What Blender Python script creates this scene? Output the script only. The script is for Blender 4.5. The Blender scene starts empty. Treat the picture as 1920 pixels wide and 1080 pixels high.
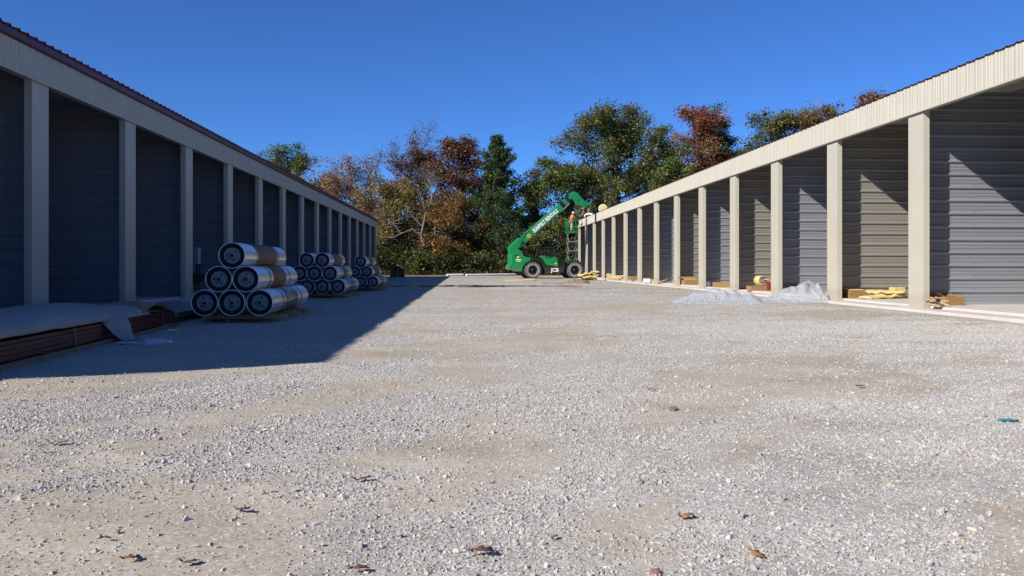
import bpy, math, random
import numpy as np
from mathutils import Vector, Matrix, noise as mnoise

R = math.radians
SC = bpy.context.scene
COL = SC.collection
F, CX, HY, YAW, CH = 1550.0, 960.0, 499.0, R(3.25), 1.0
FW = np.array([math.sin(YAW), math.cos(YAW)]); RT = np.array([math.cos(YAW), -math.sin(YAW)])

def pt(px, py, d):
    """world point seen at photo pixel (px,py) at optical-axis depth d"""
    xc = (px - CX) / F * d
    g = FW * d + RT * xc
    return (g[0], g[1], CH - (py - HY) / F * d)
def gp(px, py, z=0.0):
    d = F * (CH - z) / (py - HY)
    return pt(px, py, d)

# ------------------------------------------------------------------ objects
def tag(o, label=None, cat=None, group=None, kind=None):
    if label: o['label'] = label
    if cat: o['category'] = cat
    if group: o['group'] = group
    if kind: o['kind'] = kind
    return o
def empty(name, loc=(0, 0, 0), rz=0.0, label=None, cat=None, group=None):
    o = bpy.data.objects.new(name, None); COL.objects.link(o)
    o.empty_display_size = .2
    o.location = loc; o.rotation_euler = (0, 0, rz)
    return tag(o, label, cat, group)
def link(name, me, mat=None, parent=None, loc=None):
    o = bpy.data.objects.new(name, me); COL.objects.link(o)
    if mat is not None:
        me.materials.clear(); me.materials.append(mat)
    if parent is not None: o.parent = parent
    if loc is not None: o.location = loc
    return o
def copy_tree(o, parent=None):
    c = o.copy(); COL.objects.link(c)
    if parent is not None: c.parent = parent
    for ch in list(o.children): copy_tree(ch, c)
    return c
def bevel(o, w, seg=2):
    m = o.modifiers.new('bevel', 'BEVEL'); m.width = w; m.segments = seg; m.limit_method = 'ANGLE'
    return o

class MB:
    def __init__(self): self.v = []; self.f = []; self.s = []
    def add(self, vs, fs, smooth=False):
        n = len(self.v); self.v += [tuple(p) for p in vs]
        self.f += [tuple(i + n for i in f) for f in fs]; self.s += [smooth] * len(fs); return self
    def box(self, x0, x1, y0, y1, z0, z1, M=None):
        vs = [(x, y, z) for z in (z0, z1) for y in (y0, y1) for x in (x0, x1)]
        if M is not None: vs = [tuple(M @ Vector(p)) for p in vs]
        return self.add(vs, [(0, 2, 3, 1), (4, 5, 7, 6), (0, 1, 5, 4), (2, 6, 7, 3), (0, 4, 6, 2), (1, 3, 7, 5)])
    def prism(self, poly, y0, y1):
        """polygon in XZ extruded along Y"""
        n = len(poly)
        vs = [(x, y0, z) for x, z in poly] + [(x, y1, z) for x, z in poly]
        a = sum(poly[i][0] * poly[(i + 1) % n][1] - poly[(i + 1) % n][0] * poly[i][1] for i in range(n))
        fs = [tuple(range(n)), tuple(range(2 * n - 1, n - 1, -1))] + [((i + 1) % n, i, n + i, n + (i + 1) % n) for i in range(n)]
        if a < 0: fs = [f[::-1] for f in fs]
        return self.add(vs, fs)
    def tube(self, pts, rad, n=8, cap=True, smooth=True):
        pts = [Vector(p) for p in pts]
        if not hasattr(rad, '__len__'): rad = [rad] * len(pts)
        vs = []; fs = []; ref = None
        for i, p in enumerate(pts):
            t = (pts[min(i + 1, len(pts) - 1)] - pts[max(i - 1, 0)]).normalized()
            if ref is None: ref = Vector((0, 0, 1)) if abs(t.z) < .9 else Vector((1, 0, 0))
            a = t.cross(ref).normalized(); b = t.cross(a); ref = -b if ref.dot(-b) > 0 else b
            a = t.cross(ref).normalized(); b = a.cross(t)
            for k in range(n):
                an = 2 * math.pi * k / n
                vs.append(p + rad[i] * (math.cos(an) * a + math.sin(an) * b))
        for i in range(len(pts) - 1):
            for k in range(n):
                k2 = (k + 1) % n
                fs.append((i * n + k, i * n + k2, (i + 1) * n + k2, (i + 1) * n + k))
        self.add(vs, fs, smooth)
        if cap:
            m = (len(pts) - 1) * n
            self.add([vs[k] for k in range(n)], [tuple(range(n))[::-1]]); self.add([vs[m + k] for k in range(n)], [tuple(range(n))])
        return self
    def lathe(self, prof, axis='Y', c=(0, 0, 0), n=32, smooth=True, closed=False):
        """profile of (r, h) turned round an axis through c"""
        vs = []; fs = []
        for r, h in prof:
            for k in range(n):
                a = 2 * math.pi * k / n; u, w = r * math.cos(a), r * math.sin(a)
                p = {'Y': (u, h, w), 'Z': (u, w, h), 'X': (h, u, w)}[axis]
                vs.append((p[0] + c[0], p[1] + c[1], p[2] + c[2]))
        m = len(prof)
        for i in range(m if closed else m - 1):
            j = (i + 1) % m
            for k in range(n):
                k2 = (k + 1) % n
                fs.append((i * n + k, i * n + k2, j * n + k2, j * n + k))
        return self.add(vs, fs, smooth)
    def build(self, name, mat, parent=None, bev=None, loc=None):
        me = bpy.data.meshes.new(name); me.from_pydata(self.v, [], self.f)
        me.polygons.foreach_set('use_smooth', self.s); me.update()
        o = link(name, me, mat, parent, loc)
        if bev: bevel(o, bev)
        return o

def np_mesh(name, V, Fc, mat, parent=None, colr=None, smooth=False):
    """fast mesh from numpy arrays, all faces with the same corner count"""
    k = Fc.shape[1]
    me = bpy.data.meshes.new(name)
    me.vertices.add(len(V)); me.vertices.foreach_set('co', V.astype(np.float32).ravel())
    me.loops.add(Fc.size); me.loops.foreach_set('vertex_index', Fc.astype(np.int32).ravel())
    me.polygons.add(len(Fc)); me.polygons.foreach_set('loop_start', np.arange(0, Fc.size, k, dtype=np.int32))
    me.polygons.foreach_set('loop_total', np.full(len(Fc), k, dtype=np.int32))
    me.polygons.foreach_set('use_smooth', np.full(len(Fc), smooth))
    me.update(calc_edges=True); me.validate()
    if colr is not None:
        at = me.color_attributes.new('tint', 'FLOAT_COLOR', 'POINT')
        c = np.ones((len(V), 4), np.float32); c[:, :3] = colr
        at.data.foreach_set('color', c.ravel())
    return link(name, me, mat, parent)

# ------------------------------------------------------------------ value noise
def _h(ix, iy, s):
    n = (ix.astype(np.int64) * 374761393 + iy.astype(np.int64) * 668265263 + s * 1442695041) & 0xffffffff
    n = ((n ^ (n >> 13)) * 1274126177) & 0xffffffff
    return ((n ^ (n >> 16)) & 0xffff) / 65535.0
def vnoise(x, y, s=0):
    ix, iy = np.floor(x), np.floor(y); fx, fy = x - ix, y - iy
    fx = fx * fx * (3 - 2 * fx); fy = fy * fy * (3 - 2 * fy)
    a, b, c, d = _h(ix, iy, s), _h(ix + 1, iy, s), _h(ix, iy + 1, s), _h(ix + 1, iy + 1, s)
    return (a * (1 - fx) + b * fx) * (1 - fy) + (c * (1 - fx) + d * fx) * fy
def fbm(x, y, s=0, o=4):
    t = 0; a = .5; n = 0
    for i in range(o):
        t = t + a * vnoise(x * 2 ** i + 17.3 * i, y * 2 ** i - 9.1 * i, s + i); n += a; a *= .5
    return t / n

# ------------------------------------------------------------------ materials
def newmat(name):
    m = bpy.data.materials.new(name); m.use_nodes = True
    nt = m.node_tree; b = nt.nodes['Principled BSDF']
    return m, nt, b
def N(nt, t, **kw):
    n = nt.nodes.new(t)
    for k, v in kw.items():
        if k in n.inputs.keys() if hasattr(n.inputs, 'keys') else False: n.inputs[k].default_value = v
        else: setattr(n, k, v)
    return n
def mixc(nt, fac, a, b, blend='MIX'):
    n = nt.nodes.new('ShaderNodeMix'); n.data_type = 'RGBA'; n.blend_type = blend
    for sock, v in ((n.inputs[0], fac), (n.inputs[6], a), (n.inputs[7], b)):
        if hasattr(v, 'is_output'): nt.links.new(v, sock)
        elif isinstance(v, (int, float)): sock.default_value = v
        else: sock.default_value = (*v, 1)
    return n.outputs[2]
def ramp(nt, inp, stops):
    r = nt.nodes.new('ShaderNodeValToRGB'); e = r.color_ramp.elements
    while len(e) < len(stops): e.new(.5)
    for el, (p, c) in zip(e, stops):
        el.position = p; el.color = (c, c, c, 1) if isinstance(c, (int, float)) else (*c, 1)
    nt.links.new(inp, r.inputs[0]); return r.outputs[0]
def noise_tex(nt, scale, detail=4, rough=.55, vec=None, stretch=None):
    n = nt.nodes.new('ShaderNodeTexNoise'); n.inputs['Scale'].default_value = scale
    n.inputs['Detail'].default_value = detail; n.inputs['Roughness'].default_value = rough
    if vec is None:
        tc = nt.nodes.new('ShaderNodeTexCoord'); vec = tc.outputs['Object']
    if stretch:
        mp = nt.nodes.new('ShaderNodeMapping'); mp.inputs['Scale'].default_value = stretch
        nt.links.new(vec, mp.inputs['Vector']); vec = mp.outputs[0]
    nt.links.new(vec, n.inputs['Vector']); return n.outputs['Fac']
def bumpn(nt, b, h, strength=.3, dist=.01, normal=None):
    n = nt.nodes.new('ShaderNodeBump'); n.inputs['Strength'].default_value = strength; n.inputs['Distance'].default_value = dist
    nt.links.new(h, n.inputs['Height'])
    if normal is not None: nt.links.new(normal, n.inputs['Normal'])
    nt.links.new(n.outputs[0], b.inputs['Normal']); return n.outputs[0]
def mat(name, c, rough=.6, metal=0.0, var=.12, scale=3.0, c2=None, bump=0.0, bscale=40, stretch=None, spec=None, coat=0):
    m, nt, b = newmat(name)
    f = noise_tex(nt, scale, stretch=stretch)
    f = ramp(nt, f, [(.3, 0.0), (.7, 1.0)])
    c2 = c2 or tuple(max(0, x * (1 - 2 * var)) for x in c)
    nt.links.new(mixc(nt, f, c, c2), b.inputs['Base Color'])
    b.inputs['Roughness'].default_value = rough; b.inputs['Metallic'].default_value = metal
    if spec is not None: b.inputs['Specular IOR Level'].default_value = spec
    if coat: b.inputs['Coat Weight'].default_value = coat; b.inputs['Coat Roughness'].default_value = .15
    if bump: bumpn(nt, b, noise_tex(nt, bscale), bump, .01)
    return m

M = {}
M['cream'] = mat('cream_panel', (.50, .465, .375), .45, 0, .04, 1.2, spec=.35)
M['maroon'] = mat('maroon_roof', (.10, .016, .022), .4, 0, .1, 2)
def galv(name, c):
    m, nt, b = newmat(name)
    f = noise_tex(nt, 1.0, stretch=(.25, .25, 6)); f = ramp(nt, f, [(.3, 0.), (.7, 1.)])
    nt.links.new(mixc(nt, f, c, tuple(x * .86 for x in c)), b.inputs['Base Color'])
    b.inputs['Metallic'].default_value = .45
    r = ramp(nt, noise_tex(nt, 6, stretch=(.5, .5, 3)), [(.2, .27), (.8, .40)]); nt.links.new(r, b.inputs['Roughness'])
    return m
M['galv'] = galv('galvanised_panel', (.40, .415, .455))
M['galv_warm'] = galv('galvanised_panel_warm', (.42, .395, .35))
M['ceil'] = mat('ceiling_sheet', (.42, .42, .42), .6, 0, .05)
M['steel'] = mat('grey_steel', (.30, .30, .31), .45, .5, .1)
M['concrete'] = mat('concrete_slab', (.62, .56, .51), .85, 0, .08, 2.5, bump=.15, bscale=60)
M['green'] = mat('green_paint', (.010, .23, .085), .32, 0, .08, 2.5, coat=.3)
M['dgreen'] = mat('dark_green_paint', (.01, .12, .05), .4, 0, .1)
M['black'] = mat('black_paint', (.012, .013, .014), .45, 0, .2)
M['chrome'] = mat('chrome_rod', (.6, .6, .6), .25, .9, .05)
M['tyre'] = mat('dusty_tyre', (.34, .325, .31), .9, 0, .25, 7)
M['lug'] = mat('tyre_lug', (.12, .115, .11), .9, 0, .25, 9)
M['rim'] = mat('dark_rim', (.025, .026, .03), .5, .3, .2)
M['white'] = mat('white_vinyl', (.8, .8, .8), .4, 0, .02)
M['yellow'] = mat('yellow_vinyl', (.75, .55, .03), .5, 0, .05)
M['card'] = mat('cardboard', (.34, .19, .075), .85, 0, .08, 4, stretch=(1, 1, 8))
M['wrapg'] = mat('grey_brown_wrap', (.16, .145, .135), .3, 0, .25, 5)
M['sleeve'] = mat('brown_sleeve', (.19, .11, .065), .7, 0, .15, 3, stretch=(1, 10, 1))
M['wood'] = mat('pale_timber', (.46, .33, .19), .8, 0, .15, 6, stretch=(1, 8, 8))
M['dwood'] = mat('weathered_timber', (.25, .19, .13), .85, 0, .2, 6)
M['ply'] = mat('plywood', (.36, .24, .16), .85, 0, .15, 3)
M['insul'] = mat('yellow_insulation', (.76, .58, .24), .95, 0, .2, 7, bump=1.0, bscale=30)
M['facing'] = mat('white_facing', (.82, .82, .82), .45, 0, .04)
M['orange'] = mat('orange_shirt', (.85, .16, .025), .8, 0, .08, 8)
M['dred'] = mat('dull_red_shirt', (.16, .035, .025), .85, 0, .1, 8)
M['khaki'] = mat('khaki_trousers', (.45, .34, .22), .85, 0, .1, 8)
M['brownp'] = mat('brown_trousers', (.30, .19, .12), .85, 0, .1, 8)
M['skin'] = mat('skin_tone', (.45, .25, .17), .6, 0, .05)
M['hair'] = mat('dark_hair', (.03, .02, .015), .7, 0, .1)
M['boot'] = mat('leather_boot', (.16, .10, .06), .7, 0, .1)
M['hat'] = mat('white_hard_hat', (.82, .82, .80), .35, 0, .02)
M['silver'] = mat('galvalume_coil', (.72, .74, .77), .28, .55, .10, 2, stretch=(1, .3, 1))
M['dark'] = mat('coil_end_dark', (.010, .010, .012), .8, 0, .2)
M['drum'] = mat('grey_drum', (.20, .21, .23), .55, 0, .1)
M['band'] = mat('black_band', (.015, .015, .016), .5, 0, .1)
M['redpanel'] = mat('red_trim_panel', (.105, .017, .013), .4, 0, .12, 2)
M['cover'] = mat('white_wrap_sheet', (.35, .335, .315), .6, 0, .10, 1.2, bump=.2, bscale=5)
M['kraft'] = mat('brown_kraft_paper', (.30, .22, .13), .85, 0, .12, 2)
M['strap'] = mat('green_strap', (.16, .25, .20), .5, 0, .05)
M['redcan'] = mat('red_plastic', (.22, .025, .025), .45, 0, .05)
M['greybox'] = mat('pale_grey_plastic', (.26, .29, .34), .5, 0, .05)
M['leafb'] = mat('dry_oak_leaf', (.19, .075, .042), .8, 0, .25, 20)
M['leafo'] = mat('orange_leaf', (.40, .17, .04), .8, 0, .25, 20)
M['rock'] = mat('pink_rock', (.42, .365, .325), .9, 0, .15, 20, bump=.5)
M['slate'] = mat('purple_slate', (.22, .19, .20), .85, 0, .15, 20, bump=.3)
M['teal'] = mat('teal_plastic', (.03, .19, .21), .3, 0, .1)

def dust_mat(name, c, rough=.45, hz=.14, dirt=(.40, .355, .29), top=.75, stain=.30, coat=0):
    m, nt, b = newmat(name)
    tc = nt.nodes.new('ShaderNodeTexCoord'); sp = nt.nodes.new('ShaderNodeSeparateXYZ'); nt.links.new(tc.outputs['Object'], sp.inputs[0])
    f = ramp(nt, noise_tex(nt, 1.2), [(.3, 0.), (.7, 1.)]); base = mixc(nt, f, c, tuple(x * .93 for x in c))
    st = ramp(nt, noise_tex(nt, 3.0, 5, .65, stretch=(1, 1, .25)), [(.45, 0.), (.8, stain)]); base = mixc(nt, st, base, tuple(x * y for x, y in zip(c, (.80, .77, .72))))
    ad = nt.nodes.new('ShaderNodeMath'); ad.operation = 'MULTIPLY_ADD'; nt.links.new(noise_tex(nt, 9, 5, .7), ad.inputs[0]); ad.inputs[1].default_value = -.55; nt.links.new(sp.outputs[2], ad.inputs[2])
    dd = ramp(nt, ad.outputs[0], [(0.0, top), (hz, 0.)]); base = mixc(nt, dd, base, dirt)
    nt.links.new(base, b.inputs['Base Color']); b.inputs['Roughness'].default_value = rough; b.inputs['Specular IOR Level'].default_value = .35; b.inputs['Coat Weight'].default_value = coat
    return m
M['green'] = dust_mat('green_paint', (.010, .25, .072), .4, .9, (.20, .19, .15), .45, .55, .15)
M['black'] = dust_mat('black_paint', (.012, .013, .014), .5, .9, (.13, .12, .10), .4, .2)
M['boom_green'] = mat('boom_green', (.010, .25, .072), .4, 0, .10, 2.0, c2=(.020, .225, .072), coat=.15)
M['boom_black'] = mat('boom_black', (.012, .013, .014), .5, 0, .2)
M['post'] = dust_mat('cream_post', (.50, .465, .375))
def plastic_mat():
    m, nt, b = newmat('clear_plastic_film')
    b.inputs['Base Color'].default_value = (.64, .67, .75, 1); b.inputs['Roughness'].default_value = .13
    b.inputs['Specular IOR Level'].default_value = .7
    bumpn(nt, b, noise_tex(nt, 16, 3, .5), .35, .02)
    tl = nt.nodes.new('ShaderNodeBsdfTranslucent'); tl.inputs[0].default_value = (.8, .83, .9, 1)
    tr = nt.nodes.new('ShaderNodeBsdfTransparent')
    m1 = nt.nodes.new('ShaderNodeMixShader'); m1.inputs[0].default_value = .22
    m2 = nt.nodes.new('ShaderNodeMixShader'); m2.inputs[0].default_value = .52
    nt.links.new(b.outputs[0], m1.inputs[1]); nt.links.new(tl.outputs[0], m1.inputs[2])
    nt.links.new(m1.outputs[0], m2.inputs[1]); nt.links.new(tr.outputs[0], m2.inputs[2])
    nt.links.new(m2.outputs[0], nt.nodes['Material Output'].inputs[0]); return m
M['film'] = plastic_mat()
def glass_mat():
    m, nt, b = newmat('cab_glass')
    b.inputs['Base Color'].default_value = (.03, .04, .04, 1); b.inputs['Roughness'].default_value = .05
    tr = nt.nodes.new('ShaderNodeBsdfTransparent'); tr.inputs[0].default_value = (.55, .6, .58, 1)
    mx = nt.nodes.new('ShaderNodeMixShader'); mx.inputs[0].default_value = .6
    nt.links.new(b.outputs[0], mx.inputs[1]); nt.links.new(tr.outputs[0], mx.inputs[2])
    nt.links.new(mx.outputs[0], nt.nodes['Material Output'].inputs[0]); return m
M['glass'] = glass_mat()
def leaf_mat(name, trans=.3):
    m, nt, b = newmat(name)
    a = nt.nodes.new('ShaderNodeAttribute'); a.attribute_name = 'tint'
    nt.links.new(a.outputs['Color'], b.inputs['Base Color'])
    b.inputs['Roughness'].default_value = .55; b.inputs['Specular IOR Level'].default_value = .35
    tl = nt.nodes.new('ShaderNodeBsdfTranslucent'); nt.links.new(a.outputs['Color'], tl.inputs[0])
    mx = nt.nodes.new('ShaderNodeMixShader'); mx.inputs[0].default_value = trans
    nt.links.new(b.outputs[0], mx.inputs[1]); nt.links.new(tl.outputs[0], mx.inputs[2])
    nt.links.new(mx.outputs[0], nt.nodes['Material Output'].inputs[0]); return m
M['leaf'] = leaf_mat('foliage')
def attr_mat(name, rough=.9):
    m, nt, b = newmat(name)
    a = nt.nodes.new('ShaderNodeAttribute'); a.attribute_name = 'tint'
    nt.links.new(a.outputs['Color'], b.inputs['Base Color']); b.inputs['Roughness'].default_value = rough
    b.inputs['Specular IOR Level'].default_value = .25
    return m
M['stone'] = attr_mat('crushed_stone')
M['bark'] = mat('grey_bark', (.115, .095, .08), .9, 0, .25, 6, bump=.4)
M['dbark'] = mat('dark_bark', (.05, .04, .034), .9, 0, .25, 6)
M['pbark'] = mat('pale_bark', (.23, .215, .195), .85, 0, .2, 6)
M['rbark'] = mat('reddish_bark', (.20, .13, .10), .9, 0, .2, 6)

def ground_mat():
    m, nt, b = newmat('gravel_ground')
    tc = nt.nodes.new('ShaderNodeTexCoord'); P = tc.outputs['Object']
    at = nt.nodes.new('ShaderNodeAttribute'); at.attribute_name = 'tint'
    sep = nt.nodes.new('ShaderNodeSeparateColor'); nt.links.new(at.outputs['Color'], sep.inputs[0])
    dirt, litter, damp = sep.outputs[0], sep.outputs[1], sep.outputs[2]
    def vor(scale, feat='F1'):
        v = nt.nodes.new('ShaderNodeTexVoronoi'); v.inputs['Scale'].default_value = scale; v.feature = feat
        nt.links.new(P, v.inputs['Vector']); return v
    v1 = vor(62); v2 = vor(24); v3 = vor(8)
    def grey(v):
        s = nt.nodes.new('ShaderNodeSeparateColor'); nt.links.new(v.outputs['Color'], s.inputs[0]); return s
    g1, g2, g3 = grey(v1), grey(v2), grey(v3)
    stone = ramp(nt, g1.outputs[0], [(0, (.25, .245, .24)), (.4, (.41, .40, .39)), (.75, (.52, .505, .49)), (1, (.64, .625, .60))])
    stone2 = ramp(nt, g2.outputs[0], [(0, (.31, .305, .30)), (.5, (.45, .438, .422)), (1, (.56, .543, .52))])
    stone3 = ramp(nt, g3.outputs[1], [(0, (.37, .36, .352)), (.5, (.45, .437, .422)), (1, (.52, .505, .485))])
    gcol = mixc(nt, .4, stone, stone2); gcol = mixc(nt, .3, gcol, stone3)
    dn = ramp(nt, noise_tex(nt, 1.6, 6, .65, P), [(.3, (.44, .388, .315)), (.7, (.53, .478, .405))])
    df = ramp(nt, noise_tex(nt, 45, 4, .7, P), [(.3, (.72, .72, .72)), (.7, (1.12, 1.12, 1.12))])
    dcol = mixc(nt, 1.0, dn, df, 'MULTIPLY')
    dcol = mixc(nt, ramp(nt, g1.outputs[1], [(.72, 0.), (.76, .65)]), dcol, stone)
    col = mixc(nt, dirt, gcol, dcol)
    cl = nt.nodes.new('ShaderNodeMath'); cl.operation = 'MULTIPLY'
    nt.links.new(ramp(nt, noise_tex(nt, .8, 6, .7, P, stretch=(.7, 1.2, 1)), [(.56, 0.), (.70, 1.)]), cl.inputs[0]); nt.links.new(ramp(nt, noise_tex(nt, 9, 5, .7, P), [(.35, 0.), (.65, .8)]), cl.inputs[1])
    col = mixc(nt, cl.outputs[0], col, (.42, .295, .18))
    # scuffed darker and paler bands left by tyres
    tb = ramp(nt, noise_tex(nt, 1.1, 6, .7, P, stretch=(.8, 1.7, 1)), [(.34, (.87, .865, .85)), (.52, (1., 1., 1.)), (.70, (1.08, 1.075, 1.06))])
    col = mixc(nt, 1.0, col, tb, 'MULTIPLY')
    # broad tonal drift of the crushed stone
    drift = ramp(nt, noise_tex(nt, .35, 7, .68, P, stretch=(.55, 1.3, 1)), [(.32, (.80, .79, .77)), (.66, (1.06, 1.06, 1.06))])
    col = mixc(nt, 1.0, col, drift, 'MULTIPLY')
    lit = ramp(nt, noise_tex(nt, 5, 6, .7, P), [(.3, (.035, .022, .012)), (.5, (.09, .058, .03)), (.75, (.16, .11, .055))])
    col = mixc(nt, litter, col, lit)
    wet = mixc(nt, 1.0, col, (.42, .39, .36), 'MULTIPLY')
    col = mixc(nt, damp, col, wet)
    col = mixc(nt, 1.0, col, (1.03, 1.0, .95), 'MULTIPLY')
    nt.links.new(col, b.inputs['Base Color'])
    b.inputs['Roughness'].default_value = .95; b.inputs['Specular IOR Level'].default_value = .15
    # relief: stones, finer on packed dirt
    ma = nt.nodes.new('ShaderNodeMath'); ma.operation = 'MULTIPLY_ADD'
    nt.links.new(v2.outputs['Distance'], ma.inputs[0]); ma.inputs[1].default_value = -1.3
    mb = nt.nodes.new('ShaderNodeMath'); mb.operation = 'MULTIPLY'; nt.links.new(v1.outputs['Distance'], mb.inputs[0]); mb.inputs[1].default_value = -1.0
    nt.links.new(mb.outputs[0], ma.inputs[2])
    inv = nt.nodes.new('ShaderNodeMath'); inv.operation = 'MULTIPLY_ADD'; inv.inputs[1].default_value = -.75; inv.inputs[2].default_value = 1.0
    nt.links.new(dirt, inv.inputs[0])
    mh = nt.nodes.new('ShaderNodeMath'); mh.operation = 'MULTIPLY'; nt.links.new(ma.outputs[0], mh.inputs[0]); nt.links.new(inv.outputs[0], mh.inputs[1])
    n1 = bumpn(nt, b, mh.outputs[0], .42, .009)
    bumpn(nt, b, noise_tex(nt, 38, 6, .72, P), .16, .006, n1)
    return m

# ------------------------------------------------------------------ ground
def dirt_mask(x, y):
    # wheel-packed tan streaks running across the yard, slightly diagonal
    a = R(48) + .012 * 0; u = x * math.cos(a) + y * math.sin(a); v = -x * math.sin(a) + y * math.cos(a)
    w_ = 1.1 * fbm(x * .16, y * .16, 12, 3)
    n = fbm(u * .22 + 3.1, (v + w_) * .95 + 7.7, 3, 5) + .5 * (fbm(x * 1.3, y * 1.3, 9, 5) - .5)
    m = np.clip((n - .445) / .18, 0, 1)
    return m * m * (3 - 2 * m)
def puddle_mask(x, y):
    cy = 41.2 + .05 * x + 1.3 * (fbm(x * .35, x * 0 + 5, 21, 3) - .5)
    w = 1.15 + 4.2 * (fbm(x * .5 + 9, y * .5, 33, 4) - .47)
    return np.clip((w - np.abs(y - cy) * .62) / .7, 0, 1) * np.clip((x + 8.5) / 2, 0, 1) * np.clip((6.2 - x) / 2.5, 0, 1)
def ground_z(x, y):
    z = .035 * (fbm(x * .45, y * .55, 40, 4) - .5)
    u_, v_ = x * .669 + y * .743, -x * .743 + y * .669
    z = z + .022 * (fbm(u_ * .25, v_ * 2.2, 45, 2) - .5)
    z = z + .022 * (fbm(x * 2.3, y * 2.6, 50, 3) - .5)
    near = np.clip((9 - np.abs(y)) / 4, 0, 1)
    z = z + .016 * near * (fbm(x * 4.2, y * 4.2, 60, 2) - .5)
    z = z - .03 * puddle_mask(x, y)
    k = np.clip((np.abs(x - 1.2) - 7.6) / 1.2, 0, 1)        # level beside both slabs
    z = z * (1 - k) - .012 * k
    return z * np.clip((86 - y) / 3, 0, 1) + np.clip((y - 87) / 8, 0, 1) * .25 * fbm(x * .2, y * .2, 70, 3)

def axis_lines(a, b, step, lo, hi, g):
    mid = list(np.arange(a, b, step)); l = []; p = a; s = step
    while p > lo: s *= g; p -= s; l.append(p)
    r = []; p = mid[-1]; s = step
    while p < hi: s *= g; p += s; r.append(p)
    return np.array(l[::-1] + mid + r)
gx = axis_lines(-5.5, 6.5, .075, -500, 500, 1.07); gy = axis_lines(2.0, 10.0, .07, -40, 900, 1.028)
XX, YY = np.meshgrid(gx, gy); ZZ = ground_z(XX, YY)
nv, nu = XX.shape
idx = np.arange(nv * nu).reshape(nv, nu)
Fq = np.stack([idx[:-1, :-1], idx[:-1, 1:], idx[1:, 1:], idx[1:, :-1]], -1).reshape(-1, 4)
dm = dirt_mask(XX, YY)
lt = np.clip((YY - 86.2 + 1.2 * (fbm(XX * .4, YY * .4, 80, 3) - .5)) / .8, 0, 1)
lt = np.maximum(lt, np.clip((np.abs(XX) - 26) / 3, 0, 1))
pm = puddle_mask(XX, YY)
dp = np.clip(np.clip(pm * 2.2, 0, 1) + .55 * np.clip((fbm(XX * .16, YY * .8, 90, 4) - .56) * 7, 0, 1) * np.clip((YY - 22) / 12, 0, 1), 0, 1)
g = np_mesh('ground', np.stack([XX, YY, ZZ], -1).reshape(-1, 3), Fq, ground_mat(),
            colr=np.stack([dm, lt, dp], -1).reshape(-1, 3), smooth=True)
tag(g, kind='structure')

# standing water in the shallow hollow: one flat sheet that shows where the ground dips
def water_mat():
    m, nt, b = newmat('muddy_water')
    b.inputs['Base Color'].default_value = (.045, .036, .025, 1); b.inputs['Roughness'].default_value = .04
    bumpn(nt, b, noise_tex(nt, 3, 2, .5), .03, .01); return m
mb_ = MB(); wx = np.arange(-8.5, 6.3, .25); wy = np.arange(37, 46, .15)
WX, WY = np.meshgrid(wx, wy); WP = puddle_mask(WX, WY)
vid = {}; wv = []; wf = []
def wvert(i, j):
    if (i, j) not in vid: vid[(i, j)] = len(wv); wv.append((wx[j], wy[i], -.009))
    return vid[(i, j)]
for i in range(len(wy) - 1):
    for j in range(len(wx) - 1):
        if WP[i, j] > .45: wf.append((wvert(i, j), wvert(i, j + 1), wvert(i + 1, j + 1), wvert(i + 1, j)))
mb_.add(wv, wf, True); tag(mb_.build('water', water_mat()), kind='structure')

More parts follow.
